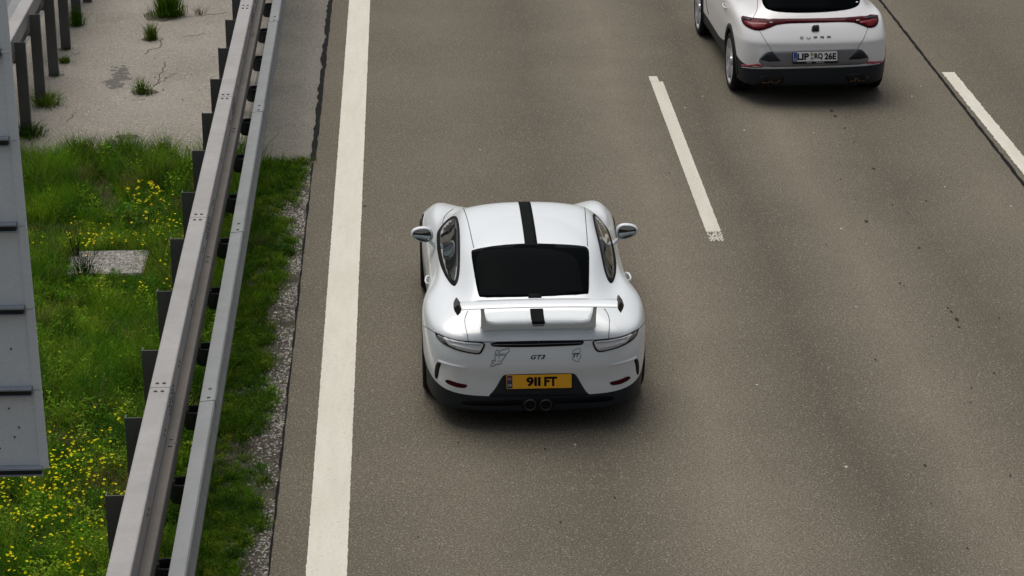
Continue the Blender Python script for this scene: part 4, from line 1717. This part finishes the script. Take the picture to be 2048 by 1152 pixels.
def ridge(name, pts, mat, hgt, wds):
    """tapered raised lip along a pixel line"""
    p = chaikin(pts, 2, False)
    n = len(p)
    for sgn in (1, -1):
        V, Fq = [], []
        for i, (u, v) in enumerate(p):
            t_ = i / (n - 1)
            k = math.sin(math.pi * min(1, .25 + t_ * .75)) if True else 1
            for dv, hh_ in ((-wds, 0), (-wds * .45, .6), (0, 1.0), (wds * .12, .55), (wds * .2, 0)):
                q, nn = A.px(u, v + dv)
                q = q + nn * (.0008 + hgt * hh_ * k)
                V.append((sgn * q.x, q.y, q.z))
        for i in range(n - 1):
            for j in range(4):
                f = (i * 5 + j, i * 5 + j + 1, (i + 1) * 5 + j + 1, (i + 1) * 5 + j)
                Fq.append(f if sgn == 1 else f[::-1])
        o = pyobj(name, V, Fq, mat, T, True)


ridge('vent_lip', z2([(296, 548), (330, 562), (400, 582), (470, 597), (530, 604)]), M['white'], .012, 4.5)
rf = A.patch('reflector', z2([(362, 684), (440, 714), (520, 727), (512, 745), (492, 754), (430, 746), (370, 721), (344, 700)]), M['red'], off=.004, mirror=True, grid=4)
# apron: plate recess, slot, tail pipes
rec = A.patch('plate_recess', z2([(795, 652), (840, 648), (1310, 637), (1345, 645), (1362, 668), (1400, 735), (1432, 784), (1455, 800), (1440, 812), (700, 822), (680, 812), (712, 782), (745, 735), (775, 680)]), M['plastic'], off=.0035, grid=6)
A.patch('apron_slot', z2([(468, 848), (700, 850), (900, 845), (935, 838), (1170, 832), (1400, 822), (1640, 808), (1645, 835), (1600, 858), (1200, 872), (925, 884), (700, 890), (480, 884)]), M['blacktrim'], off=.002, grid=8)
ex = A.patch('exhaust_recess', z2([(925, 925), (935, 860), (960, 832), (1150, 828), (1178, 850), (1195, 918)]), M['soot'], off=.003, grid=6)
for cxp in (999, 1119):
    p, nn = A.px(800 + cxp / 3.84, 580 + 868 / 3.84)
    t_ = empty('tail_pipe', (p.x, p.y + .012, p.z - .006))
    t_.parent = T
    for nm, ro, ri, y0_, y1_, mt in (('pipe', .047, .042, -.045, .05, 'exhaust'), ('bore', .042, .0, .0, .0, 'soot')):
        bm = bmesh.new()
        ns = 32
        if nm == 'pipe':
            rg = [(ro, y1_), (ro, y0_ + .004), (ro - .002, y0_), (ri + .001, y0_), (ri, y0_ + .004), (ri, y1_)]
            vv = [[bm.verts.new((r * math.cos(2 * math.pi * i / ns), y, r * math.sin(2 * math.pi * i / ns))) for i in range(ns)] for r, y in rg]
            for q in range(len(rg)):
                for i in range(ns):
                    bm.faces.new([vv[q][i], vv[q][(i + 1) % ns], vv[(q + 1) % len(rg)][(i + 1) % ns], vv[(q + 1) % len(rg)][i]])
        else:
            bm.faces.new([bm.verts.new((ro * math.cos(2 * math.pi * i / ns), -.015, ro * math.sin(2 * math.pi * i / ns))) for i in range(ns)])
        bmobj(nm, bm, M[mt], t_, nm == 'pipe')
# number plate
pp, pn = A.px(1076.5, 761)
right = Vector((1, 0, 0))
upv = Vector((0, .17, 1)).normalized()
mpA, pnrm = plate_frame(A, Vector((0.0, pp.y - .022, pp.z)), right, upv, .52, .111)
npl = flat_box('number_plate', .522, .112, mpA, -.012, .0, M['yellow'], T)
npl['label'] = 'yellow number plate reading 911 FT'
vs, fs = text2d('9II', .102, .0045)
wS = vs[:, 0].max() - vs[:, 0].min()
flat2d('plate_lettering', vs * np.array([.115 / wS, .077 / (vs[:, 1].max() - vs[:, 1].min())]) + np.array([-.045, 0]), fs, mpA, .0012, M['ink'], npl)
vs, fs = text2d('FT', .102, .0045)
wS = vs[:, 0].max() - vs[:, 0].min()
flat2d('plate_lettering', vs * np.array([.104 / wS, .077 / (vs[:, 1].max() - vs[:, 1].min())]) + np.array([.093, 0]), fs, mpA, .0012, M['ink'], npl)
flat2d('plate_band', [(-.257, -.052), (-.214, -.052), (-.214, .052), (-.257, .052)], [(0, 1, 2, 3)], mpA, .0010, M['navy'], npl)
for k in range(3):
    flat2d('flag_mark', [(-.251, .012 + k * .011), (-.221, .012 + k * .011), (-.221, .017 + k * .011), (-.251, .017 + k * .011)], [(0, 1, 2, 3)], mpA, .0017, M['redrefl' if k != 1 else 'silverink'], npl)
vs, fs = text2d('GB', .024, .0006)
flat2d('plate_lettering', vs + np.array([-.2355, -.026]), fs, mpA, .0017, M['silverink'], npl)
# lettering and stickers on the bumper (metres in the rear view, dropped onto the body)


def on_rear(cx, cz):
    def mp(a, b):
        return A.rear(cx + a, cz + b)
    return mp


def badge(name, vs, fs, u, v, mat, off=.0022, label=None, parent=None):
    p, _ = A.px(u, v)
    return A.patch2d(name, [tuple(q) for q in vs], [tuple(f) for f in fs], on_rear(p.x, p.z), mat, off=off, th=.002, smooth=False, label=label, parent=parent)


vs, fs = text2d('GT3', .052, .0012, .35, 1.05)
vs = vs * np.array([.118 / (vs[:, 0].max() - vs[:, 0].min()), .034 / (vs[:, 1].max() - vs[:, 1].min())])
badge('badge', vs, fs, 1076, 714, M['ink'], label='black slanted badge reading GT3')
P_, _ = A.px(1000, 714)


def zst(p, u, v):
    """pixels of the close view of a sticker to metres about its centre"""
    sc = 3.84 * 248.0
    return [((x - u) / sc, -(y - v) / sc * 1.12) for x, y in p]


coast = [(838, 456), (836, 480), (822, 488), (805, 512), (790, 532), (780, 540), (781, 555), (765, 565), (757, 562), (735, 566), (712, 580), (697, 579), (698, 562), (712, 563), (722, 555), (706, 548), (708, 540), (722, 537), (733, 545),
         (733, 532), (727, 523), (738, 505), (728, 500), (737, 478), (745, 470), (757, 470), (765, 478), (790, 466), (815, 462)]
vs, fs = stroke2d(zst(coast, 768, 518), .0042, True)
stk = badge('sticker', vs, fs, 800 + 768 / 3.84, 580 + 518 / 3.84, M['ink'], label='outline map sticker reading COAST on the left of the bumper')
for tx, ox, oz, sz in (('COAST', .004, .022, .023), ('N', -.007, .038, .014), ('U', -.007, .010, .014), ('T', -.007, -.006, .014), ('H', -.007, -.030, .017)):
    vs, fs = text2d(tx, sz, .0004)
    badge('sticker_lettering', vs + np.array([ox, oz]), fs, 800 + 768 / 3.84, 580 + 518 / 3.84, M['inkgrey'], parent=stk)
isle = [(1383, 456), (1387, 475), (1372, 486), (1388, 495), (1390, 515), (1375, 525), (1372, 543), (1362, 545), (1340, 533), (1325, 530), (1322, 518), (1333, 508), (1322, 490), (1332, 470), (1352, 460)]
vs, fs = stroke2d(zst(isle, 1356, 500), .0030, True)
stk = badge('sticker', vs, fs, 800 + 1356 / 3.84, 580 + 500 / 3.84, M['inkgrey'], label='small outline sticker reading TT on the right of the bumper')
vs, fs = text2d('TT', .040, .0016, .3, .95)
badge('sticker_lettering', vs + np.array([-.002, .0]), fs, 800 + 1356 / 3.84, 580 + 500 / 3.84, M['ink'], off=.003, parent=stk)
# rear wing: blade, end plates, uprights and raised lid lip
WZ = 1.075
wf_ = at(1077, 594, WZ) - Vector(T.location)
wr_ = at(1077, 615, WZ - .005) - Vector(T.location)
yF, yR = wf_.y - .01, wr_.y
sp_root = empty('rear_wing', (0, (yF + yR) / 2, .86))
sp_root.parent = T
yc = (yF + yR) / 2


def W_(v):
    return (v[0], v[1] - yc, v[2] - .86)


ch = yF - yR
prof = [(0, 0), (.12, .010), (.35, .018), (.6, .012), (.85, -.001), (1, -.010), (.97, -.016), (.8, -.017), (.5, -.010), (.2, -.010), (.03, -.008)]
V, FQ = [], []
xs_ = np.linspace(-.645, .645, 25)
m = len(prof)
for x_ in xs_:
    dz_ = -.012 * (x_ / .645) ** 2
    for a, b in prof:
        V.append(W_((x_, yR + (1 - a) * ch if False else yR + a * ch, WZ + b + dz_)))
for i in range(len(xs_) - 1):
    for j in range(m):
        FQ.append((i * m + j, i * m + (j + 1) % m, (i + 1) * m + (j + 1) % m, (i + 1) * m + j))
FQ += [tuple(range(m)), tuple(range(len(V) - 1, len(V) - m - 1, -1))]
bm = bmesh.new()
bv_ = [bm.verts.new(v) for v in V]
for f in FQ:
    bm.faces.new([bv_[i] for i in f])
bl_ = bmobj('wing_blade', bm, M['white'], sp_root, True)
bl_.data.set_sharp_from_angle(angle=R(40))
for s in (-1, 1):
    kite = [(-.034, .004), (-.006, .044), (.030, .010), (.022, -.018), (-.002, -.058), (-.028, -.030)]
    bm = bmesh.new()
    rws = []
    for yy_, k_ in ((yR - .012, .92), (yR + .004, 1.0), (yR + .12, .9), (yF + .01, .35)):
        rws.append([bm.verts.new(W_((s * .650 - (-s) * a_ * k_ * (.8 if s > 0 else 1.0), yy_, WZ - .006 + b_ * k_))) for a_, b_ in kite])
    bm.faces.new(rws[0])
    bm.faces.new(rws[-1])
    for p_, q_ in zip(rws, rws[1:]):
        for i in range(6):
            bm.faces.new([p_[i], p_[(i + 1) % 6], q_[(i + 1) % 6], q_[i]])
    bmobj('end_plate', bm, M['endplate'], sp_root)


# raised lid lip that turns up into the wing uprights (one continuous U)
def deckz(x_, y_):
    h = A.bv.ray_cast(Vector((x_, y_, 3)), Vector((0, 0, -1)))
    return h[0].z


lipY = -.865
V, FQ = [], []
half = .445
NX = 41
rows_ = []
for x_ in np.linspace(-half, half, NX):
    e_ = np.clip((abs(x_) - .33) / (half - .33), 0, 1)
    lift = .035 * e_ ** 2.4
    pr = [(-.60, deckz(x_, -.60) - .004), (-.70, deckz(x_, -.70) + .018 + lift * .2), (-.79, deckz(x_, -.79) + .048 + lift * .8), (-.845, .905 + lift), (lipY, .903 + lift), (lipY - .012, .893 + lift),
          (lipY - .010, .873 + lift * .5), (lipY + .012, .845), (lipY + .035, deckz(x_, lipY + .035) - .006)]
    rows_.append([W_((x_, y, z)) for y, z in pr])
npf = len(rows_[0])
V = [p for r_ in rows_ for p in r_]
FQ = [(i * npf + j, (i + 1) * npf + j, (i + 1) * npf + j + 1, i * npf + j + 1) for i in range(NX - 1) for j in range(npf - 1)]
FQ += [tuple(range(npf)), tuple(range((NX - 1) * npf + npf - 1, (NX - 1) * npf - 1, -1))]
bm = bmesh.new()
bv_ = [bm.verts.new(v) for v in V]
for f in FQ:
    bm.faces.new([bv_[i] for i in f])
lp = bmobj('lid_lip', bm, M['white'], sp_root, True)
lp.data.set_sharp_from_angle(angle=R(50))
# stripe over the lip
V, FQ = [], []
for i, x_ in enumerate((-.053, -.018, .018, .053)):
    pr = [(-.60, deckz(x_, -.60) + .002), (-.70, deckz(x_, -.70) + .021), (-.79, deckz(x_, -.79) + .051), (-.845, .908), (lipY - .002, .906), (lipY - .0135, .894)]
    V += [W_((x_, y, z)) for y, z in pr]
FQ = [(i * 6 + j, (i + 1) * 6 + j, (i + 1) * 6 + j + 1, i * 6 + j + 1) for i in range(3) for j in range(5)]
pyobj('lid_stripe', V, FQ, M['stripe'], sp_root, True)
box('brake_lamp', (-.045, .045, lipY - .016 - yc, lipY - .004 - yc, .874 - .86, .893 - .86), M['greytrim'], sp_root, .003)
# uprights
for s in (-1, 1):
    V, FQ = [], []
    for k in range(9):
        t_ = k / 8
        x_ = s * (.438 + .012 * t_ - .02 * (1 - t_) ** 3)
        z_ = .862 + (WZ - .008 - .862) * t_
        y0_, y1_ = (lipY - .012) * (1 - t_) + (yR + .05) * t_, (-.70) * (1 - t_) + (yF - .03) * t_
        hw_ = .014 + .03 * (1 - t_) ** 3
        for a, b in ((-hw_, 0), (hw_, 0), (hw_ * 1.1, .5), (hw_ * .5, 1), (-hw_ * .5, 1), (-hw_ * 1.1, .5)):
            V.append(W_((x_ + a, y0_ + (y1_ - y0_) * b, z_)))
    bm = bmesh.new()
    bv_ = [bm.verts.new(v) for v in V]
    for k in range(8):
        for j in range(6):
            bm.faces.new([bv_[k * 6 + j], bv_[k * 6 + (j + 1) % 6], bv_[(k + 1) * 6 + (j + 1) % 6], bv_[(k + 1) * 6 + j]])
    bm.faces.new(bv_[:6])
    bm.faces.new(bv_[-6:])
    u_o = bmobj('upright', bm, M['white'], sp_root, True)
    u_o.data.set_sharp_from_angle(angle=R(45))
# mirrors
for s in (-1, 1):
    mc = at(845, 470, .955) - Vector(T.location)
    t_ = empty('door_mirror', (s * abs(mc.x), mc.y, .955))
    t_.parent = T
    prf = [(.0, .94), (.012, 1.0), (.03, 1.0), (.06, .93), (.09, .78), (.115, .5), (.125, .2), (.128, .02)]
    ns = 28

    def sec(i, k):
        a = 2 * math.pi * i / ns
        c_, s_ = math.cos(a), math.sin(a)
        rx_ = .098 * abs(c_) ** .85 * math.copysign(1, c_)
        rz_ = .064 * abs(s_) ** .85 * math.copysign(1, s_)
        # taller towards the car side, pointed outboard
        xx = rx_ * k
        zz = rz_ * k * (1.0 - .22 * (rx_ / .098))
        return xx, zz
    V = []
    for yy, k in prf:
        for i in range(ns):
            xx, zz = sec(i, k)
            V.append((s * xx, yy + .002 + zz * .24 * (1 - yy / .128), zz + (xx * .10)))
    bm = bmesh.new()
    bv_ = [bm.verts.new(v) for v in V]
    for j in range(len(prf) - 1):
        for i in range(ns):
            bm.faces.new([bv_[j * ns + i], bv_[j * ns + (i + 1) % ns], bv_[(j + 1) * ns + (i + 1) % ns], bv_[(j + 1) * ns + i]])
    bm.faces.new(bv_[-ns:])
    bm.faces.new(bv_[:ns])
    bmobj('mirror_housing', bm, M['white'], t_, True)
    for nm, k, yy, mt, dome in (('mirror_rim', .82, -.001, 'gap', 0), ('mirror_glass', .76, -.003, 'mirrorglass', .0020)):
        bm = bmesh.new()
        rws = []
        for fr2 in (1, .8, .6, .4, .2):
            row = []
            for i in range(ns):
                xx, zz = sec(i, k * fr2)
                row.append(bm.verts.new((s * xx, yy - dome * (1 - fr2 ** 2) + zz * .24, zz + xx * .10)))
            rws.append(row)
        for a_, b_ in zip(rws, rws[1:]):
            for i in range(ns):
                bm.faces.new([a_[i], a_[(i + 1) % ns], b_[(i + 1) % ns], b_[i]])
        bm.faces.new(rws[-1])
        bmobj(nm, bm, M[mt], t_, True)
    bm = bmesh.new()
    st_ = [((-.05, .03, -.045), .030), ((-.085, .03, -.085), .028), ((-.13, .03, -.125), .036)]
    rws = []
    for (px_, py_, pz_), r_ in st_:
        rws.append([bm.verts.new((s * px_, py_ + r_ * 1.2 * math.cos(q * math.pi / 4), pz_ + r_ * .75 * math.sin(q * math.pi / 4))) for q in range(8)])
    for a, b in zip(rws, rws[1:]):
        for q in range(8):
            bm.faces.new([a[q], a[(q + 1) % 8], b[(q + 1) % 8], b[q]])
    bm.faces.new(rws[0])
    bm.faces.new(rws[-1])
    bmobj('mirror_stalk', bm, M['white'], t_, True)
# door handles
for s in (-1, 1):
    p, nn = A.sidew(.62, .735, s)
    V = []
    bm = bmesh.new()
    rws = []
    for yy, out_ in ((-.10, .004), (-.08, .030), (0, .038), (.08, .030), (.10, .004)):
        rws.append([bm.verts.new((p.x + s * (out_ + .008 * math.cos(q * math.pi / 3)), p.y + yy, p.z + .014 * math.sin(q * math.pi / 3))) for q in range(6)])
    for a, b in zip(rws, rws[1:]):
        for q in range(6):
            bm.faces.new([a[q], a[(q + 1) % 6], b[(q + 1) % 6], b[q]])
    bm.faces.new(rws[0])
    bm.faces.new(rws[-1])
    bmobj('door_handle', bm, M['white'], T, True)

# ================================================================== the white crossover
cp = at(1631, 108, .62)
CB = Car('crossover_car', 'white crossover with full-width dark red rear light and German plate', (cp.x, cp.y + .78, 0), R(1.4), CARGRP)
bx = [0, .30, .56, .765, .865, .905, .915, .90, .885, .885, .895, .912, .89, .76, .42, 0]
by = [-.80, -.795, -.765, -.68, -.52, -.29, 0, .42, .95, 1.6, 2.2, 2.68, 3.1, 3.4, 3.55, 3.6]
L = [
    lvl(.20, .10, [(0, .22), (15, .20)]),
    lvl(.09, .03, [(0, .24), (15, .22)]),
    lvl(.03, .012, [(0, .33), (5, .33), (6, .34), (8, .30), (15, .30)]),
    lvl(-.012, .0, [(0, .455), (3, .46), (4, .50), (5, .58), (6, .62), (7, .50), (8, .40), (9, .40), (15, .42)]),
    lvl(.0, .002, [(0, .56), (4, .60), (6, .68), (8, .55), (15, .55)]),
    lvl(.035, .005, [(0, .71), (3, .71), (6, .76), (8, .68), (15, .66)]),
    lvl(.055, .02, [(0, .765), (3, .77), (6, .82), (8, .80), (15, .72)]),
    [(0, -.655, .905), (.30, -.65, .905), (.56, -.615, .905), (.75, -.52, .915), (.835, -.37, .93), (.868, -.2, .94), (.875, .02, .94), (.865, .42, .93), (.85, .95, .92), (.85, 1.6, .915),
     (.855, 2.2, .905), (.86, 2.66, .89), (.81, 3.05, .85), (.68, 3.3, .80), (.39, 3.42, .78), (0, 3.46, .78)],
    [(0, -.575, .975), (.30, -.57, .975), (.55, -.54, .98), (.70, -.43, .985), (.77, -.27, .99), (.805, -.08, .995), (.815, .12, .995), (.815, .46, .985), (.81, .95, .975), (.81, 1.6, .97),
     (.81, 2.15, .965), (.79, 2.6, .95), (.72, 2.95, .92), (.58, 3.15, .88), (.33, 3.26, .86), (0, 3.28, .86)],
    [(0, -.47, 1.06), (.29, -.465, 1.06), (.50, -.43, 1.065), (.625, -.33, 1.065), (.69, -.14, 1.06), (.73, .06, 1.055), (.755, .26, 1.05), (.765, .56, 1.04), (.77, 1.0, 1.03), (.77, 1.55, 1.02),
     (.745, 1.95, 1.0), (.65, 2.2, .985), (.5, 2.35, .99), (.34, 2.42, 1.0), (.17, 2.46, 1.005), (0, 2.47, 1.005)],
    [(0, -.20, 1.26), (.28, -.195, 1.26), (.46, -.16, 1.255), (.565, -.06, 1.245), (.625, .1, 1.235), (.66, .25, 1.23), (.68, .42, 1.225), (.69, .7, 1.225), (.695, 1.0, 1.22), (.69, 1.38, 1.21),
     (.665, 1.68, 1.20), (.58, 1.88, 1.19), (.45, 2.0, 1.19), (.3, 2.06, 1.195), (.15, 2.09, 1.20), (0, 2.1, 1.20)],
    [(0, .05, 1.435), (.26, .06, 1.43), (.42, .09, 1.42), (.505, .17, 1.41), (.55, .28, 1.405), (.58, .4, 1.405), (.595, .55, 1.405), (.605, .78, 1.41), (.605, 1.0, 1.41), (.60, 1.22, 1.405),
     (.575, 1.4, 1.395), (.50, 1.54, 1.39), (.39, 1.63, 1.39), (.26, 1.68, 1.395), (.13, 1.7, 1.40), (0, 1.71, 1.40)],
    [(0, .45, 1.495), (.16, .46, 1.493), (.27, .5, 1.485), (.33, .56, 1.478), (.36, .62, 1.475), (.375, .69, 1.475), (.385, .78, 1.475), (.39, .9, 1.477), (.39, 1.0, 1.477), (.385, 1.1, 1.475),
     (.365, 1.19, 1.47), (.31, 1.26, 1.468), (.24, 1.3, 1.47), (.16, 1.32, 1.473), (.08, 1.33, 1.475), (0, 1.335, 1.476)],
    [(0, .78 + .018 * i, 1.505) for i in range(16)],
]
NET = [[L[j][i] for j in range(len(L))] for i in range(16)]
G = bspline_surface(NET, SU, SV)
parts, CB.bv = car_shell(G, lambda i, j: 1 if j < 3 * SV else 0, [(0.0, .35, .395, .60, 1.2), (2.68, .35, .39, .60, 1.2)], SU, SV)
CB.dist = 28
T = CB.t
housings(parts[2], T, 1.3)
for k, nm, mt in ((0, 'body', 'pearl'), (1, 'lower_cladding', 'plastic')):
    o = link(nm, parts[k], None, T)
    o.data.materials.clear()
    o.data.materials.append(M[mt])
for s in (-1, 1):
    wheel(T, s * .79, 0, .348, .24, s, 5, M['alloy'], .262)
    wheel(T, s * .79, 2.68, .348, .24, s, 5, M['alloy'], .262)
# arch trims
for s in (-1, 1):
    for yc_ in (0, 2.68):
        pts = [(yc_ + r_ * math.cos(a), .35 + r_ * math.sin(a)) for r_, seq in ((.448, np.linspace(-.12, math.pi + .12, 24)), (.399, np.linspace(math.pi + .12, -.12, 24))) for a in seq]
        CB.patch('arch_trim', pts, M['plastic'], mp=lambda a, b, s=s: CB.sidew(a, b, s), grid=.5, sm=0, off=.006, th=.01)


def z3(p):
    return [(1370 + x / 4.7628, y / 4.7628) for x, y in p]


CB.patch('rear_window', z3([(728, -20), (738, 30), (755, 62), (775, 84), (850, 110), (1000, 122), (1200, 122), (1400, 111), (1560, 91), (1640, 62), (1664, 30), (1668, -20), (1640, -380), (1200, -440), (760, -380)]), M['glass'], sm=1, grid=9, off=.003)
lb = CB.patch('light_bar', z3([(533, 147), (620, 168), (760, 180), (1240, 178), (1600, 165), (1832, 130), (1845, 190), (1832, 237), (1795, 264), (1742, 266), (1680, 240), (1590, 208), (1250, 216), (900, 226), (780, 277), (710, 294), (650, 287), (583, 256), (543, 215)]), M['red'], sm=1, grid=5, off=.005)
for q in ([(560, 195), (640, 205), (755, 215), (810, 225), (760, 262), (700, 280), (640, 268), (580, 238)], [(1650, 212), (1720, 196), (1822, 175), (1826, 215), (1790, 248), (1740, 252), (1690, 232)]):
    CB.patch('red_lens', z3(q), M['redglow'], sm=1, grid=5, off=.0075, parent=lb)
for q in ([(550, 165), (640, 182), (625, 200), (560, 190)], [(1700, 168), (1822, 148), (1826, 165), (1730, 186)]):
    CB.patch('dark_lens', z3(q), M['gloss'], sm=1, grid=5, off=.0078, parent=lb)
for q in ([(805, 212), (838, 211), (838, 219), (805, 220)], [(1630, 192), (1662, 190), (1662, 198), (1630, 200)]):
    CB.patch('lamp_mark', z3(q), M['silverink'], sm=0, grid=3, off=.0082, parent=lb)
CB.line('tailgate_seam', z3([(708, 292), (735, 335), (765, 385), (832, 490)]), .8, M['gap'])
CB.line('tailgate_seam', z3([(1742, 264), (1722, 320), (1700, 375), (1640, 465)]), .8, M['gap'])
CB.line('tailgate_seam', z3([(648, 164), (672, 130), (686, 95), (692, 30), (690, -40)]), .8, M['gap'])
CB.line('door_seam', z3([(200, 0), (212, 80), (225, 140)]), .8, M['gap'])
em = CB.patch('emblem', z3([(1205, 242), (1218, 237), (1265, 237), (1278, 243), (1280, 295), (1270, 304), (1215, 305), (1203, 298)]), M['chrome'], sm=1, grid=5, off=.006)
CB.patch('emblem_face', z3([(1209, 246), (1220, 241), (1263, 241), (1274, 247), (1275, 293), (1267, 300), (1217, 301), (1208, 294)]), M['gloss'], sm=1, grid=5, off=.009, parent=em)
# lettering made of strokes
Lt = {'C': [[(1, 1), (0, 1), (0, 0), (1, 0)]], 'U': [[(0, 1), (0, 0), (1, 0), (1, 1)]], 'P': [[(0, 0), (0, 1), (1, 1), (1, .45), (0, .45)]], 'R': [[(0, 0), (0, 1), (1, 1), (1, .45), (.25, .45)], [(.55, .45), (1, 0)]], 'A': [[(0, 0), (0, 1), (1, 1), (1, 0)], [(0, .4), (1, .4)]]}
for ch_, x0_, y0_ in (('C', 1098, 353), ('U', 1162, 352), ('P', 1228, 350), ('R', 1291, 348), ('A', 1355, 346)):
    VV_, FF_ = [], []
    for st_ in Lt[ch_]:
        vs, fs = stroke2d([(1370 + (x0_ + a * 30) / 4.7628, (y0_ + (1 - b) * 17) / 4.7628) for a, b in st_], 1.0)
        k = len(VV_)
        VV_ += vs
        FF_ += [tuple(i + k for i in f) for f in fs]
    CB.patch2d('badge_letter', VV_, FF_, CB.px, M['inkgrey'], off=.004, th=.003, smooth=False)
gt = CB.patch('bumper_insert', z3([(698, 576), (755, 503), (800, 487), (1010, 485), (1400, 472), (1650, 463), (1692, 474), (1752, 545), (1742, 572), (1720, 612), (1500, 622), (1100, 634), (745, 641), (720, 606)]), M['greytrim'], sm=1, grid=7, off=.006)
for q in ([(715, 565), (790, 497), (832, 488), (912, 582), (800, 586)], [(1740, 545), (1690, 482), (1650, 470), (1552, 566), (1660, 562)]):
    CB.patch('insert_facet', z3(q), M['plastic'], sm=0, grid=7, off=.009, parent=gt)
for q in ([(538, 610), (700, 606), (722, 618), (742, 638), (600, 634), (540, 628)], [(1718, 606), (1740, 582), (1872, 574), (1866, 600), (1800, 606)]):
    CB.patch('reflector', z3(q), M['redrefl'], sm=0, grid=5, off=.007)
CB.line('chrome_strip', z3([(540, 640), (640, 650), (760, 654), (1100, 648), (1500, 637), (1725, 624), (1850, 604)]), 2.4, M['chrome'], off=.007)
for q, q2 in (([(660, 785), (728, 716), (800, 707), (945, 708), (940, 760), (915, 800), (700, 806)], [(732, 788), (750, 738), (918, 738), (905, 770), (882, 794)]),
              ([(1522, 700), (1700, 684), (1726, 690), (1758, 752), (1720, 778), (1560, 784), (1535, 740)], [(1558, 738), (1700, 722), (1726, 728), (1716, 768), (1575, 776)])):
    es = CB.patch('exhaust_surround', z3(q), M['gloss'], sm=1, grid=6, off=.008)
    CB.patch('exhaust_opening', z3(q2), M['soot'], sm=1, grid=6, off=.011, parent=es)
for pts in ([(735, 783), (800, 785), (806, 768)], [(824, 766), (830, 785), (878, 786), (905, 760)], [(1568, 768), (1618, 769), (1624, 742)], [(1640, 742), (1645, 768), (1708, 764)]):
    CB.line('copper_trim', z3(pts), .9, M['copper'], off=.013, sm=0)
# plate
pp, pn = CB.px(1630, 112)
upv = Vector((0, .22, 1)).normalized()
mpB, _ = plate_frame(CB, Vector((pp.x, pp.y - .022, pp.z)), Vector((1, 0, 0)), upv, .52, .11)
hold = flat_box('plate_holder', .535, .142, lambda a, b, o=0: mpB(a, b - .012, o), -.016, -.003, M['gloss'], T)
npl = flat_box('number_plate', .520, .110, mpB, -.003, .001, M['whiteplate'], T)
npl['label'] = 'white German number plate reading LIP RQ 26E'
flat2d('plate_band', [(-.257, -.052), (-.217, -.052), (-.217, .052), (-.257, .052)], [(0, 1, 2, 3)], mpB, .0025, M['blue'], npl)
for tx, cx_, ww in (('LIP', -.144, .138), ('RQ', .038, .100), ('26E', .177, .140)):
    vs, fs = text2d(tx, .1, .0042)
    vs = vs * np.array([ww / (vs[:, 0].max() - vs[:, 0].min()), .078 / (vs[:, 1].max() - vs[:, 1].min())]) + np.array([cx_, 0])
    flat2d('plate_lettering', vs, fs, mpB, .0028, M['ink'], npl)
vs, fs = text2d('D', .03, .001)
flat2d('plate_lettering', vs + np.array([-.237, -.030]), fs, mpB, .0035, M['silverink'], npl)
for zz, mt in ((.026, 'gold'), (-.022, 'sealgrey')):
    pts = [(-.040 + .020 * math.cos(a), zz + .020 * math.sin(a)) for a in np.linspace(0, 6.0, 14)]
    flat2d('plate_seal', pts, [tuple(range(14))], mpB, .0028, M[mt], npl)
vs, fs = text2d('WWW.        GRUPPE.DE', .020, .0004)
flat2d('holder_lettering', vs * np.array([.21 / (vs[:, 0].max() - vs[:, 0].min()), 1]) + np.array([0, -.0695]), fs, mpB, -.0022, M['silverink'], hold)
# door handles
for yy_ in (.62, 1.55):
    for s in (-1, 1):
        p, nn = CB.sidew(yy_, .865, s)
        bm = bmesh.new()
        rws = []
        for dy, out_ in ((-.11, .004), (-.09, .030), (0, .036), (.09, .030), (.11, .004)):
            rws.append([bm.verts.new((p.x + s * (out_ + .008 * math.cos(q * math.pi / 3)), p.y + dy, p.z + .016 * math.sin(q * math.pi / 3))) for q in range(6)])
        for a, b in zip(rws, rws[1:]):
            for q in range(6):
                bm.faces.new([a[q], a[(q + 1) % 6], b[(q + 1) % 6], b[q]])
        bm.faces.new(rws[0])
        bm.faces.new(rws[-1])
        bmobj('door_handle', bm, M['pearl'], T, True)
# side and front glass (beyond the frame)
for s in (-1, 1):
    CB.patch('side_window', [(.15, 1.10), (.5, 1.075), (1.3, 1.06), (1.85, 1.06), (1.6, 1.25), (1.2, 1.36), (.8, 1.365), (.45, 1.30)], M['sideglass'], mp=lambda a, b, s=s: CB.sidew(a, b, s), grid=.15, sm=1, off=.003)
